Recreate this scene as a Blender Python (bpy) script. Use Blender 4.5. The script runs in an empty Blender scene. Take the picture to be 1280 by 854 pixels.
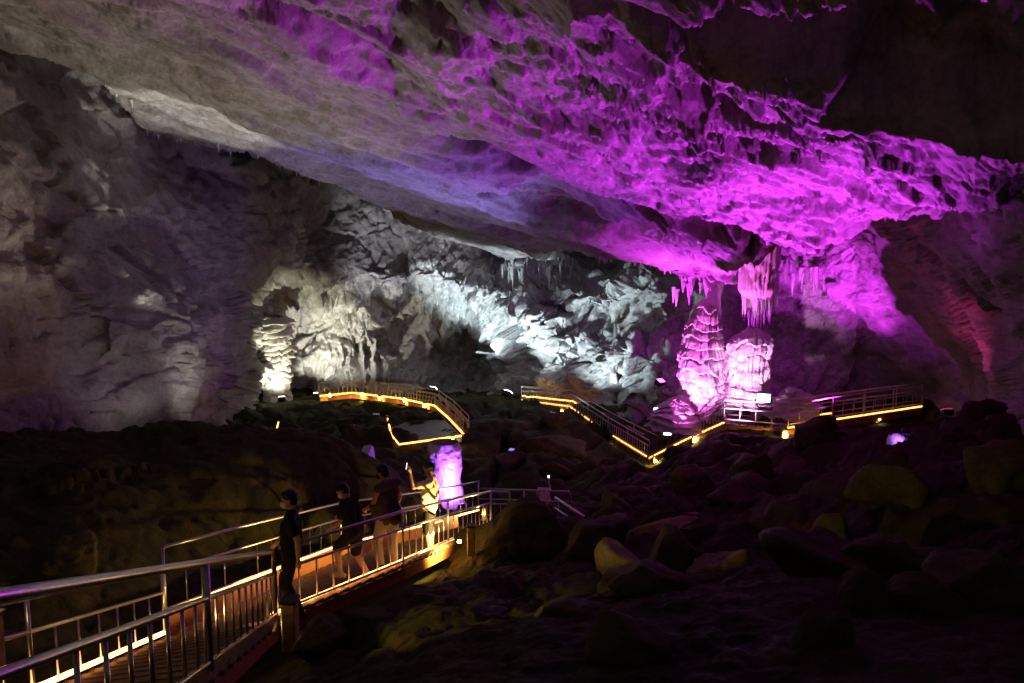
import bpy, bmesh, math, random
import numpy as np
from mathutils import Vector, Matrix, Quaternion

random.seed(7)
rng = np.random.RandomState(7)
sc = bpy.context.scene
C = sc.collection
R = math.radians

# ------------------------------------------------------------------ camera
PITCH = R(5.02)
FPX = 763.0                                    # focal length in pixels of the 1280 x 854 photograph
cam_d = bpy.data.cameras.new("camera")
cam_d.sensor_width = 36.0
cam_d.lens = FPX / 1280.0 * 36.0
cam_d.clip_start = 0.05
cam_d.clip_end = 500.0
cam = bpy.data.objects.new("camera", cam_d)
cam.location = (0, 0, 0)
cam.rotation_euler = (R(90) - PITCH, 0, 0)
C.objects.link(cam)
sc.camera = cam

# ------------------------------------------------------------------ world: deep inside a cave there is no daylight
world = bpy.data.worlds.new("World")
sc.world = world
world.use_nodes = True
bg = world.node_tree.nodes["Background"]
bg.inputs[0].default_value = (0.95, 0.80, 0.72, 1)
bg.inputs[1].default_value = 0.030

sc.view_settings.view_transform = 'Standard'
sc.view_settings.look = 'None'
sc.view_settings.exposure = 0.3
sc.view_settings.gamma = 1.0
sc.render.engine = 'CYCLES'
sc.cycles.max_bounces = 4
sc.cycles.diffuse_bounces = 2
sc.cycles.glossy_bounces = 2
sc.cycles.transmission_bounces = 2
sc.cycles.use_denoising = True
sc.cycles.sample_clamp_indirect = 3.0
sc.cycles.use_light_tree = True

# ------------------------------------------------------------------ survey helpers
CT, ST = math.cos(PITCH), math.sin(PITCH)


def ray(px, py):
    u = (np.asarray(px, float) - 640.0) / FPX
    v = (427.0 - np.asarray(py, float)) / FPX
    y = CT + v * ST
    z = -ST + v * CT
    return u / y, z / y                        # x and z per metre of y


def P(px, py, d):
    a, b = ray(px, py)
    return Vector((float(a) * d, d, float(b) * d))


CA, CB, CC = 4.67, -0.233, -0.034              # the bedding plane of the roof: z = CA + CB x + CC y


def ceil_xy(px, py):
    a, b = ray(px, py)
    y = CA / (b - CB * a - CC)
    return np.stack([a * y, y], -1)


# ------------------------------------------------------------------ noise (numpy)
def _h(ix, iy, iz, seed):
    n = (ix.astype(np.uint32) * np.uint32(374761393) + iy.astype(np.uint32) * np.uint32(668265263)
         + iz.astype(np.uint32) * np.uint32(2147483647) + np.uint32((seed * 974711 + 12345) & 0xffffffff))
    n = (n ^ (n >> np.uint32(13))) * np.uint32(1274126177)
    n = (n ^ (n >> np.uint32(16))) * np.uint32(2246822519)
    n = n ^ (n >> np.uint32(15))
    return n.astype(np.float64) / 4294967295.0


def vnoise(x, y, z, seed=0):
    xi, yi, zi = np.floor(x), np.floor(y), np.floor(z)
    fx, fy, fz = x - xi, y - yi, z - zi
    xi, yi, zi = xi.astype(np.int64), yi.astype(np.int64), zi.astype(np.int64)
    ux, uy, uz = [f * f * f * (f * (f * 6 - 15) + 10) for f in (fx, fy, fz)]
    r = 0
    for dz in (0, 1):
        wz = uz if dz else 1 - uz
        for dy in (0, 1):
            wy = uy if dy else 1 - uy
            r = r + wz * wy * (_h(xi, yi + dy, zi + dz, seed) * (1 - ux) + _h(xi + 1, yi + dy, zi + dz, seed) * ux)
    return r * 2 - 1


def fbm(x, y, z, octv=5, gain=0.5, seed=0):
    a, s, t = 1.0, 0, 0
    for o in range(octv):
        s = s + a * vnoise(x, y, z, seed + o * 17)
        t += a
        a *= gain
        x, y, z = x * 2.03 + 3.1, y * 2.03 - 1.7, z * 2.03 + 5.3
    return s / t * 1.7


def ridged(x, y, z, octv=5, gain=0.5, seed=0):
    a, s, t = 1.0, 0, 0
    for o in range(octv):
        n = 1 - np.abs(vnoise(x, y, z, seed + o * 17)) * 1.7
        s = s + a * n
        t += a
        a *= gain
        x, y, z = x * 2.07 + 3.1, y * 2.07 - 1.7, z * 2.07 + 5.3
    return s / t


def worley(x, y, z, seed=0):
    xi, yi, zi = np.floor(x).astype(np.int64), np.floor(y).astype(np.int64), np.floor(z).astype(np.int64)
    f1 = np.full(x.shape, 9.0)
    f2 = np.full(x.shape, 9.0)
    idv = np.zeros(x.shape)
    sl = np.zeros(x.shape)
    for dx in (-1, 0, 1):
        for dy in (-1, 0, 1):
            for dz in (-1, 0, 1):
                cx, cy, cz = xi + dx, yi + dy, zi + dz
                h1, h2, h3 = _h(cx, cy, cz, seed), _h(cx, cy, cz, seed + 5), _h(cx, cy, cz, seed + 9)
                ox, oy, oz = cx + h1 - x, cy + h2 - y, cz + h3 - z
                dd = ox * ox + oy * oy + oz * oz
                tilt = ox * (h2 - .5) + oy * (h3 - .5) + oz * (h1 - .5)
                nw = dd < f1
                f2 = np.where(nw, f1, np.minimum(f2, dd))
                f1 = np.where(nw, dd, f1)
                idv = np.where(nw, h3, idv)
                sl = np.where(nw, tilt, sl)
    return np.sqrt(f1), np.sqrt(f2), idv, sl


def facets(x, y, z, seed=0, groove=.35):
    """broken rock: each cell its own height and tilted plane"""
    f1, f2, i, s = worley(x, y, z, seed)
    return (i - .5) + s * 1.6 - groove * np.exp(-((f2 - f1) / .08) ** 2)


def sstep(a, b, x):
    t = np.clip((x - a) / (b - a), 0, 1)
    return t * t * (3 - 2 * t)


def seg_dist(X, Y, pts):
    """distance to a polyline, and position 0..1 along it"""
    best = np.full(X.shape, 1e9)
    along = np.zeros(X.shape)
    n = len(pts) - 1
    for k in range(n):
        ax, ay = pts[k]
        bx, by = pts[k + 1]
        vx, vy = bx - ax, by - ay
        t = np.clip(((X - ax) * vx + (Y - ay) * vy) / (vx * vx + vy * vy + 1e-9), 0, 1)
        d = np.hypot(X - ax - t * vx, Y - ay - t * vy)
        m = d < best
        best = np.where(m, d, best)
        along = np.where(m, (k + t) / n, along)
    return best, along


def inside(X, Y, poly):
    r = np.zeros(X.shape, bool)
    n = len(poly)
    for k in range(n):
        x1, y1 = poly[k]
        x2, y2 = poly[(k + 1) % n]
        c = ((y1 > Y) != (y2 > Y)) & (X < (x2 - x1) * (Y - y1) / (y2 - y1 + 1e-12) + x1)
        r ^= c
    return r


class TPS:
    """thin plate spline through scattered survey points"""
    def __init__(self, pts, vals, smooth=0.0):
        p = np.array(pts, float)
        self.m, self.s = p.mean(0), p.std()
        p = (p - self.m) / self.s
        self.p = p
        n = len(p)
        r = np.hypot(p[:, None, 0] - p[None, :, 0], p[:, None, 1] - p[None, :, 1])
        K = np.where(r > 0, r * r * np.log(r + 1e-12), 0) + np.eye(n) * smooth
        A = np.zeros((n + 3, n + 3))
        A[:n, :n] = K
        A[:n, n] = 1
        A[:n, n + 1:] = p
        A[n, :n] = 1
        A[n + 1:, :n] = p.T
        b = np.zeros(n + 3)
        b[:n] = vals
        self.w = np.linalg.lstsq(A, b, rcond=None)[0]

    def __call__(self, X, Y):
        x, y = (X - self.m[0]) / self.s, (Y - self.m[1]) / self.s
        n = len(self.p)
        out = self.w[n] + self.w[n + 1] * x + self.w[n + 2] * y
        for k in range(n):
            r2 = (x - self.p[k, 0]) ** 2 + (y - self.p[k, 1]) ** 2
            out = out + self.w[k] * .5 * r2 * np.log(r2 + 1e-12)
        return out


# ------------------------------------------------------------------ materials
def new_mat(name):
    m = bpy.data.materials.new(name)
    m.use_nodes = True
    return m, m.node_tree, m.node_tree.nodes["Principled BSDF"]


def ramp(nt, fac, stops):
    r = nt.nodes.new("ShaderNodeValToRGB")
    el = r.color_ramp.elements
    while len(el) < len(stops):
        el.new(0.5)
    for e, (p, c) in zip(el, stops):
        e.position = p
        e.color = (*c, 1)
    nt.links.new(fac, r.inputs[0])
    return r.outputs[0]


def noise(nt, scale, detail=8, rough=.6, vec=None, dist=0.0, stretch=None):
    n = nt.nodes.new("ShaderNodeTexNoise")
    n.inputs["Scale"].default_value = scale
    n.inputs["Detail"].default_value = detail
    n.inputs["Roughness"].default_value = rough
    n.inputs["Distortion"].default_value = dist
    if vec is None:
        vec = nt.nodes.new("ShaderNodeNewGeometry").outputs["Position"]
    if stretch:
        mp = nt.nodes.new("ShaderNodeMapping")
        mp.inputs["Scale"].default_value = stretch
        nt.links.new(vec, mp.inputs[0])
        vec = mp.outputs[0]
    nt.links.new(vec, n.inputs["Vector"])
    return n.outputs["Fac"]


def mixc(nt, fac, a, b, mode='MIX'):
    m = nt.nodes.new("ShaderNodeMix")
    m.data_type = 'RGBA'
    m.blend_type = mode
    for s, v in ((0, fac), (6, a), (7, b)):
        if isinstance(v, (int, float)):
            m.inputs[s].default_value = v
        elif isinstance(v, tuple):
            m.inputs[s].default_value = (*v, 1)
        else:
            nt.links.new(v, m.inputs[s])
    return m.outputs[2]


def rock_mat(name, light, mid, dark, rough=(.45, .8), bump=.5, scale=1.0, stain=(.10, .06, .03), stretch=None, bdist=.06, spec=.5):
    m, nt, b = new_mat(name)
    n1 = noise(nt, .35 * scale, 9, .62, dist=.4, stretch=stretch)
    n2 = noise(nt, 2.2 * scale, 10, .68, dist=.3, stretch=stretch)
    n3 = noise(nt, 9.0 * scale, 8, .7, stretch=stretch)
    c = ramp(nt, n1, [(.33, dark), (.5, mid), (.66, light)])
    c2 = ramp(nt, n2, [(.36, dark), (.52, mid), (.68, light)])
    c = mixc(nt, .5, c, c2)
    st = ramp(nt, noise(nt, .8 * scale, 8, .6, dist=1.0), [(.54, (0, 0, 0)), (.70, (1, 1, 1))])
    stm = nt.nodes.new("ShaderNodeMath")
    stm.operation = 'MULTIPLY'
    stm.inputs[1].default_value = .6
    nt.links.new(st, stm.inputs[0])
    c = mixc(nt, stm.outputs[0], c, stain)
    sp = ramp(nt, n3, [(.30, (.55, .55, .55)), (.55, (1, 1, 1))])
    c = mixc(nt, .8, c, sp, 'MULTIPLY')
    nt.links.new(c, b.inputs["Base Color"])
    rr = nt.nodes.new("ShaderNodeMapRange")
    rr.inputs[1].default_value, rr.inputs[2].default_value = .35, .65
    rr.inputs[3].default_value, rr.inputs[4].default_value = rough
    nt.links.new(n2, rr.inputs[0])
    nt.links.new(rr.outputs[0], b.inputs["Roughness"])
    b.inputs["Specular IOR Level"].default_value = spec
    add = nt.nodes.new("ShaderNodeMath")
    add.operation = 'MULTIPLY_ADD'
    add.inputs[1].default_value = .35
    nt.links.new(n3, add.inputs[0])
    nt.links.new(n2, add.inputs[2])
    bp = nt.nodes.new("ShaderNodeBump")
    bp.inputs["Strength"].default_value = bump
    bp.inputs["Distance"].default_value = bdist / scale
    nt.links.new(add.outputs[0], bp.inputs["Height"])
    nt.links.new(bp.outputs[0], b.inputs["Normal"])
    return m


def metal_mat(name, col=(.55, .55, .56), rough=.28, metallic=1.0, scale=30):
    m, nt, b = new_mat(name)
    b.inputs["Metallic"].default_value = metallic
    n = noise(nt, scale, 5, .6)
    nt.links.new(ramp(nt, n, [(.3, tuple(v * .75 for v in col)), (.7, col)]), b.inputs["Base Color"])
    rr = nt.nodes.new("ShaderNodeMapRange")
    rr.inputs[3].default_value, rr.inputs[4].default_value = rough * .7, rough * 1.5
    nt.links.new(n, rr.inputs[0])
    nt.links.new(rr.outputs[0], b.inputs["Roughness"])
    return m


def plain_mat(name, col, rough=.7, scale=20, var=.3, spec=.4):
    m, nt, b = new_mat(name)
    n = noise(nt, scale, 6, .6)
    nt.links.new(ramp(nt, n, [(.3, tuple(v * (1 - var) for v in col)), (.7, col)]), b.inputs["Base Color"])
    b.inputs["Roughness"].default_value = rough
    b.inputs["Specular IOR Level"].default_value = spec
    return m


def led_mat(name, col, strength):
    m, nt, b = new_mat(name)
    b.inputs['Base Color'].default_value = (*[c * .5 for c in col], 1)
    b.inputs['Emission Color'].default_value = (*col, 1)
    r = nt.nodes.new('ShaderNodeMapRange')
    r.inputs[1].default_value, r.inputs[2].default_value = .35, .65
    r.inputs[3].default_value, r.inputs[4].default_value = strength * .25, strength * 1.7
    nt.links.new(noise(nt, 14, 3, .6), r.inputs[0])
    nt.links.new(r.outputs[0], b.inputs['Emission Strength'])
    return m


def emit_mat(name, col, strength):
    m, nt, b = new_mat(name)
    b.inputs["Base Color"].default_value = (*[min(1, c) * .6 for c in col], 1)
    b.inputs["Emission Color"].default_value = (*col, 1)
    b.inputs["Emission Strength"].default_value = strength
    return m


M = {}
M['ceiling'] = rock_mat("roof_limestone", (.48, .46, .44), (.31, .285, .26), (.09, .075, .06), (.4, .8), .8, 1.0, stain=(.12, .075, .04), bdist=.09)
M['wall'] = rock_mat("wall_limestone", (.42, .40, .38), (.27, .25, .23), (.12, .105, .095), (.5, .9), .9, .8, stain=(.14, .11, .08), bdist=.10)
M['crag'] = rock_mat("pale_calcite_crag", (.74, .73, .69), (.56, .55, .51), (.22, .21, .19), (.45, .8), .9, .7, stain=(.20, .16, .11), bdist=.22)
M['floor'] = rock_mat("muddy_rock", (.062, .064, .016), (.034, .036, .009), (.014, .015, .005), (.6, .95), 1.0, 1.2, spec=.12, bdist=.09)
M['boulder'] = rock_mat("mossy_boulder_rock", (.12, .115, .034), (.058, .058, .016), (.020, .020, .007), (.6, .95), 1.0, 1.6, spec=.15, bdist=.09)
M['pale'] = rock_mat("dusty_boulder_rock", (.34, .31, .12), (.20, .18, .07), (.07, .065, .025), (.6, .95), 1.0, 1.6, spec=.2, bdist=.09)  # boulder rock lightened, standing in for faint light on a few boulders
M['flow'] = rock_mat("white_flowstone", (.80, .77, .74), (.68, .64, .60), (.40, .36, .33), (.3, .6), .5, 1.6, stain=(.35, .28, .2), stretch=(1, 1, .5))
M['steel'] = metal_mat("brushed_steel", (.58, .57, .56), .30)
M['farsteel'] = plain_mat("pale_painted_steel", (.66, .60, .48), .5, 12, .2)  # pale warm colour stands in for lamplight on the far rails
M['darksteel'] = metal_mat("dark_painted_steel", (.06, .055, .05), .45, .4)  # dark fittings; also puts the silhouette of the stair rails into the colour
M['rust'] = plain_mat("red_brown_steel_paint", (.42, .17, .06), .5, 6)
M['plank'] = plain_mat("worn_timber_plank", (.22, .15, .09), .75, 9, .5)
M['grip'] = plain_mat("black_grip_strip", (.02, .02, .02), .8, 60)
M['housing'] = plain_mat("black_lamp_housing", (.025, .025, .027), .45, 40)
M['yellow'] = plain_mat("ochre_painted_post", (.55, .42, .10), .55, 8)
M['led'] = led_mat("warm_led_rope", (1.0, .40, .11), 8.0)
M['led_far'] = led_mat("warm_led_rope_bright", (1.0, .38, .07), 4.5)
M['bulb'] = emit_mat("warm_lamp_glass", (1.0, .66, .18), 90.0)


# ------------------------------------------------------------------ object helpers
def tag(o, label, cat, group=None, kind=None):
    if label:
        o['label'] = label
    if cat:
        o['category'] = cat
    if group:
        o['group'] = group
    if kind:
        o['kind'] = kind
    return o


def empty(name, loc, label, cat, group=None, rz=0.0):
    o = bpy.data.objects.new(name, None)
    C.objects.link(o)
    o.location = loc
    o.rotation_euler = (0, 0, rz)
    o.empty_display_size = .2
    return tag(o, label, cat, group)


def link(name, me, mat=None, parent=None, loc=(0, 0, 0)):
    o = bpy.data.objects.new(name, me)
    C.objects.link(o)
    if mat is not None and not me.materials:
        me.materials.append(mat)
    if parent is not None:
        o.parent = parent
    o.location = loc
    return o


def np_mesh(name, V, F, smooth=True):
    me = bpy.data.meshes.new(name)
    V = np.asarray(V, np.float32)
    F = np.asarray(F, np.int32)
    me.vertices.add(len(V))
    me.vertices.foreach_set("co", V.ravel())
    k = F.shape[1]
    me.loops.add(F.size)
    me.loops.foreach_set("vertex_index", F.ravel())
    me.polygons.add(len(F))
    me.polygons.foreach_set("loop_start", np.arange(len(F), dtype=np.int32) * k)
    me.polygons.foreach_set("loop_total", np.full(len(F), k, np.int32))
    me.polygons.foreach_set("use_smooth", np.full(len(F), smooth, bool))
    me.update(calc_edges=True)
    me.validate()
    return me


def grid_faces(n, m, wrap=False):
    i = np.arange(n - 1)[:, None]
    j = np.arange(m if wrap else m - 1)[None, :]
    j2 = (j + 1) % m
    return np.stack([i * m + j, i * m + j2, (i + 1) * m + j2, (i + 1) * m + j], -1).reshape(-1, 4)


def grid_mesh(name, X, Y, Z, keep=None, smooth=True, wrap=False):
    n, m = X.shape
    F = grid_faces(n, m, wrap)
    V = np.stack([X, Y, Z], -1).reshape(-1, 3)
    if keep is not None:
        k = keep.ravel()
        F = F[k[F].all(1)]
        used = np.zeros(len(V), bool)
        used[F] = True
        idx = np.cumsum(used) - 1
        V, F = V[used], idx[F]
    return np_mesh(name, V, F, smooth)


def bm_mesh(name, bm, smooth=False):
    me = bpy.data.meshes.new(name)
    bm.to_mesh(me)
    bm.free()
    if smooth:
        for p in me.polygons:
            p.use_smooth = True
    return me


def add_tube(bm, pts, r, seg=8, cap=True, r2=None):
    pts = [Vector(p) for p in pts]
    n = len(pts)
    rings = []
    for i, p in enumerate(pts):
        if i == 0:
            t = pts[1] - p
        elif i == n - 1:
            t = p - pts[i - 1]
        else:
            t = (pts[i + 1] - p).normalized() + (p - pts[i - 1]).normalized()
        t.normalize()
        a = Vector((0, 0, 1)) if abs(t.z) < .9 else Vector((1, 0, 0))
        s = t.cross(a).normalized()
        u = s.cross(t)
        rr = r if r2 is None else r + (r2 - r) * i / (n - 1)
        rings.append([bm.verts.new(p + (s * math.cos(k * 2 * math.pi / seg) + u * math.sin(k * 2 * math.pi / seg)) * rr) for k in range(seg)])
    for a, b in zip(rings, rings[1:]):
        for k in range(seg):
            f = bm.faces.new((a[k], a[(k + 1) % seg], b[(k + 1) % seg], b[k]))
            f.smooth = True
    if cap:
        bm.faces.new(rings[0][::-1])
        bm.faces.new(rings[-1])


def add_box(bm, size, loc=(0, 0, 0), rot=None, bevel=0.0):
    g = bmesh.ops.create_cube(bm, size=1.0)
    vs = g['verts']
    bmesh.ops.scale(bm, vec=Vector(size), verts=vs)
    if bevel:
        es = list({e for v in vs for e in v.link_edges})
        rb = bmesh.ops.bevel(bm, geom=es, offset=bevel, segments=1, affect='EDGES', profile=.5)
        vs = list(set(rb['verts']) | {v for v in vs if v.is_valid})
    if rot is not None:
        bmesh.ops.rotate(bm, cent=(0, 0, 0), matrix=rot, verts=vs)
    bmesh.ops.translate(bm, vec=Vector(loc), verts=vs)


def frame_rot(direction, up=Vector((0, 0, 1))):
    """matrix whose y axis runs along direction"""
    y = Vector(direction).normalized()
    x = y.cross(up)
    if x.length < 1e-4:
        x = Vector((1, 0, 0))
    x.normalize()
    z = x.cross(y)
    return Matrix((x, y, z)).transposed()


# ================================================================== THE CAVE SHELL
# ---------- roof: one dipping bedding plane, stepped and cracked
def cpoly(pix):
    return [tuple(ceil_xy(a, b)) for a, b in pix]


LIP = cpoly([(-260, 20), (-60, 40), (60, 62), (115, 82), (180, 160), (255, 178), (330, 197), (400, 228), (480, 258), (540, 292), (600, 312), (650, 322), (700, 318), (750, 322), (800, 332), (860, 345), (912, 354),
             (928, 318), (960, 298), (1010, 297), (1060, 292), (1120, 284), (1190, 266), (1260, 240)])
EDGE = LIP + [(34, 6), (34, 0), (-40, 0), (-40, 12)]
nu, ny = 800, 680
uu = np.linspace(-1.2, 1.25, nu)
yy = 2.6 * (64 / 2.6) ** np.linspace(0, 1, ny)
U, Yc = np.meshgrid(uu, yy)
Xc = U * Yc
va = np.array(ceil_xy(930, 300)) - np.array(ceil_xy(270, 0))
va /= np.linalg.norm(va)
S = Xc * va[0] + Yc * va[1]                    # along the joints
T = -Xc * va[1] + Yc * va[0]                   # across them
wx = fbm(Xc * .25, Yc * .25, Xc * 0 + 2.0, 4, seed=3)
wy = fbm(Xc * .25, Yc * .25, Xc * 0 + 9.0, 4, seed=4)
h = fbm(S * .10 + wx * .35, T * .42 + wy * .5, S * 0, 6, .52, seed=11)
k = 3.2
hs = h * k
st = (np.floor(hs) + sstep(.06, .26, hs - np.floor(hs))) / k   # bedding steps
rel = .30 * st + .16 * h
h2 = fbm(S * .30 + wx * .8, T * 1.0 + wy * .9, S * 0 + 3, 5, .55, seed=15)
st2 = (np.floor(h2 * 3.0) + sstep(.04, .24, h2 * 3.0 - np.floor(h2 * 3.0))) / 3.0
rel += .075 * st2 + .035 * fbm(S * 1.3, T * 3.6, S * 0, 6, .62, seed=31)
qx, qy = ceil_xy(890, 165)
scaly = np.exp(-(((Xc - qx) / 3.6) ** 2 + ((Yc - qy) / 3.2) ** 2))
scaly2 = np.exp(-(((Xc - 3) / 8) ** 2 + ((Yc - 18) / 9) ** 2))
f_a = facets(S * .45 + wx * 1.2, T * 1.7 + wy * 1.2, S * 0 + .5, seed=41, groove=.12)
f_b = facets(S * 1.3 + wx * 2 + h2, T * 4.2 + wy * 2, S * 0 + .5, seed=42, groove=.1)
rel += (.03 + .05 * scaly2 + .20 * scaly) * f_a + (.012 + .02 * scaly2 + .10 * scaly) * f_b
f_c = facets(S * .7 + wx * 1.5, T * 1.5 + wy * 1.5, S * 0 + .5, seed=43, groove=0)
f_d = facets(S * 2.0 + h2 * .6, T * 3.4 + wx * 2, S * 0 + .5, seed=44, groove=0)
rel += (.025 + .015 * scaly2 + .11 * scaly) * f_c + (.015 + .012 * scaly2 + .04 * scaly) * f_d
rel += .05 * (ridged(S * .4 + wx, T * 1.1 + wy, S * 0 + 4, 6, .6, seed=21) - .5)
# joints and slots seen from below
for pix, wd, dp in [
    ([(255, -20), (330, 22), (430, 72), (510, 130), (590, 182)], .75, 1.1),
    ([(565, 186), (640, 225), (700, 252), (780, 262), (870, 288), (960, 300)], 1.25, 1.9),
    ([(640, 245), (720, 280), (800, 300), (900, 322)], 1.7, 1.7),
    ([(480, 60), (560, 30), (640, 20), (720, 40)], .5, .6),
    ([(840, 105), (920, 150), (1010, 165), (1080, 165)], .5, 1.0),
]:
    pl = cpoly(pix)
    dd, al = seg_dist(Xc + wx * .25, Yc + wy * .35, pl)
    rel += dp * np.exp(-(dd / wd) ** 2) * (np.sin(al * math.pi) ** .4) * (.75 + .5 * h)
# the raised pocket over the right of the picture that no lamp reaches
POCK = cpoly([(640, 30), (720, 30), (800, 44), (850, 62), (880, 72), (905, 80), (960, 82), (1030, 112), (1000, 126), (1100, 146), (1200, 160), (1300, 170), (1500, 180), (1500, -80), (1080, -40), (1000, -8), (920, -16), (860, 8), (760, -6)])
wxp, wyp = wx * .35 + .12 * f_a, wy * .35
dd, _ = seg_dist(Xc + wxp, Yc + wyp, POCK + POCK[:1])
ins = inside(Xc + wxp, Yc + wyp, POCK)
rel += np.where(ins, 1.5 * sstep(0, .8, dd), 0) * (1 + .3 * h)
rel -= np.where(ins, 0, .12 * np.exp(-(dd / .5) ** 2))
# the lip where the roof ends over the far chamber
dl, _ = seg_dist(Xc, Yc, LIP)
dl = dl + .45 * fbm(Xc * .5, Yc * .5, Xc * 0 + 7, 5, seed=51) + .35 * f_c + .12 * f_d
ine = inside(Xc, Yc, EDGE)
sd = np.where(ine, dl, -dl)
rel -= .22 * np.exp(-((sd - .6) / .6) ** 2)
rel += np.where(sd < 0, -sd * 1.5, 0)
rel += np.where(np.abs(sd) < 3, .12 * ridged(Xc * 1.2, Yc * 1.2, Xc * 0, 5, .6, seed=61) * np.exp(-(sd / 1.5) ** 2), 0)
Zc = CA + CB * Xc + CC * Yc + rel
ceiling = link("cave_ceiling", grid_mesh("cave_ceiling", Xc, Yc, Zc, keep=sd > -3.5), M['ceiling'])
tag(ceiling, None, None, None, "structure")


def ceil_z(x, y):
    i = np.searchsorted(yy, y)
    u = x / y
    j = np.searchsorted(uu, u)
    return float(Zc[min(i, ny - 1), min(j, nu - 1)])


# ---------- walls: left wall, far alcove, right wall as one sheet of rock
WPTS = [(-260, 60, 11), (-260, 300, 11), (-260, 600, 10), (-260, 760, 10), (0, 60, 20), (0, 170, 18), (0, 300, 16), (0, 450, 15.5), (0, 560, 15), (0, 700, 14),
        (150, 120, 27), (150, 220, 25), (150, 330, 23), (150, 450, 21), (150, 540, 20), (150, 660, 19),
        (300, 180, 38), (300, 260, 37), (290, 350, 34), (285, 430, 33), (285, 500, 33), (300, 600, 30),
        (304, 400, 37), (304, 460, 36), (322, 395, 49), (322, 440, 50), (322, 490, 49), (350, 580, 44), (350, 440, 52),
        (400, 220, 48), (400, 290, 49), (400, 345, 48), (400, 375, 51), (400, 420, 55), (400, 480, 56), (420, 580, 50),
        (480, 260, 54), (500, 310, 55), (500, 348, 53), (500, 385, 57), (500, 430, 58), (500, 480, 57), (500, 570, 52),
        (580, 280, 57), (590, 330, 56), (590, 360, 53.5), (590, 392, 58), (595, 430, 64), (590, 470, 62), (590, 560, 52),
        (660, 300, 57), (660, 340, 55), (660, 375, 51), (660, 420, 52), (660, 470, 52), (660, 560, 48),
        (730, 310, 56), (730, 360, 49), (730, 400, 50), (730, 440, 48), (730, 490, 48), (730, 570, 44),
        (790, 350, 47), (790, 400, 46), (790, 440, 43), (790, 480, 43), (790, 580, 40),
        (850, 370, 42), (850, 430, 41), (850, 500, 38), (850, 590, 36), (920, 350, 40), (920, 420, 40), (920, 500, 38),
        (1000, 285, 34), (935, 300, 38), (1060, 290, 30), (1000, 320, 35), (1000, 370, 36), (1000, 430, 38), (1000, 500, 36), (1000, 600, 34), (1060, 350, 32), (1060, 430, 35), (1060, 480, 36),
        (1110, 290, 25), (1110, 350, 28), (1110, 430, 32), (1110, 490, 34), (1110, 600, 33),
        (1200, 240, 15), (1200, 300, 16), (1200, 400, 22), (1200, 490, 27), (1200, 600, 24),
        (1290, 180, 11), (1290, 280, 12), (1290, 400, 14), (1290, 500, 15), (1290, 640, 12),
        (1520, 100, 8), (1520, 300, 9), (1520, 500, 9), (1520, 700, 8)]
tps = TPS([(a, b * 1.6) for a, b, _ in WPTS], [math.log(c) for _, _, c in WPTS], .002)
px = np.concatenate([np.arange(-260, 320, 3.4), np.arange(320, 1090, 1.35), np.arange(1090, 1520, 3.4)])
py = np.concatenate([np.arange(-60, 255, 3.2), np.arange(255, 515, 1.15), np.arange(515, 705, 4.0)])
PX, PY = np.meshgrid(px, py)
wj = 10 * fbm(PX * .02, PY * .02, PX * 0, 3, seed=70)
D = np.exp(tps(PX + wj, (PY + wj * .6) * 1.6))
A_, B_ = ray(PX, PY)
X, Y, Z = A_ * D, D.copy(), B_ * D


def normals(X, Y, Z):
    du = np.stack([np.gradient(v, axis=1) for v in (X, Y, Z)], -1)
    dv = np.stack([np.gradient(v, axis=0) for v in (X, Y, Z)], -1)
    n = np.cross(du, dv)
    n /= np.linalg.norm(n, axis=-1, keepdims=True) + 1e-9
    flip = (n * np.stack([X, Y, Z], -1)).sum(-1) > 0
    n[flip] *= -1
    return n


N = normals(X, Y, Z)
w1 = fbm(X * .13, Y * .13, Z * .13, 4, seed=71)
big = fbm(X * .11, Y * .11, Z * .16 + w1 * .3, 5, .5, seed=72)
rd = ridged(X * .33 + w1, Y * .33, Z * .22 + w1, 6, .55, seed=73)
fine = fbm(X * 1.3, Y * 1.3, Z * .9, 5, .6, seed=74)
# crag: broken blades of pale rock in the far alcove, tilted to the right
crag = np.exp(-(((PX - 715) / 125) ** 4 + ((PY - 420) / 100) ** 4))
ledge = np.exp(-(((PX - 590) / 130) ** 4 + ((PY - 368) / 42) ** 4))
alc = np.exp(-(((PX - 432) / 118) ** 4 + ((PY - 430) / 75) ** 4))
sx = X * .8 - Z * .6
sz = X * .6 + Z * .8
fc = facets(sx * .42 + w1 * .6, Y * .25, sz * .17 + w1 * .5, seed=75)
fc2 = facets(sx * 1.1 + fine * .3, Y * .6, sz * .5 + fine * .3, seed=76)
flut = ridged(X * .8 + w1, Y * .3, Z * .12, 5, .6, seed=77)
lf = facets(X * .28 + w1 * .5, Y * .2, Z * .3 + w1 * .5, seed=78)
nearw = np.clip(1 - crag - ledge - alc, 0, 1)
disp = (.9 * big + .55 * (rd - .5) + .14 * fine) * (D / 40) ** .6
disp = disp * (1 - .45 * nearw) + nearw * .35 * lf * (D / 30)
nf = facets(sx * .8 + w1, Y * .35, sz * .35 + w1, seed=91)
nf2 = facets(sx * 2.4 + fine * .5, Y * .9, sz * 1.1 + fine * .5, seed=92)
disp += nearw * (.16 * nf + .07 * nf2) * (D / 25) ** .5
fc3 = facets(sx * 2.6 + fine * .4, Y * 1.2, sz * 1.3 + fine * .4, seed=79)
disp += crag * (2.3 * fc + .9 * fc2 + .30 * fc3)
disp += ledge * (1 - .6 * crag) * (.8 * fc2 + .35 * fc3 + .5 * (rd - .5))
disp += alc * (2.3 * (flut - .5) + 1.5 * lf + .35 * fc2)
disp += np.exp(-(((PX - 1000) / 75) ** 4 + ((PY - 365) / 70) ** 4)) * (.5 * fc2 + .7 * (flut - .5))
X, Y, Z = X + N[..., 0] * disp, Y + N[..., 1] * disp, Z + N[..., 2] * disp
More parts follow.
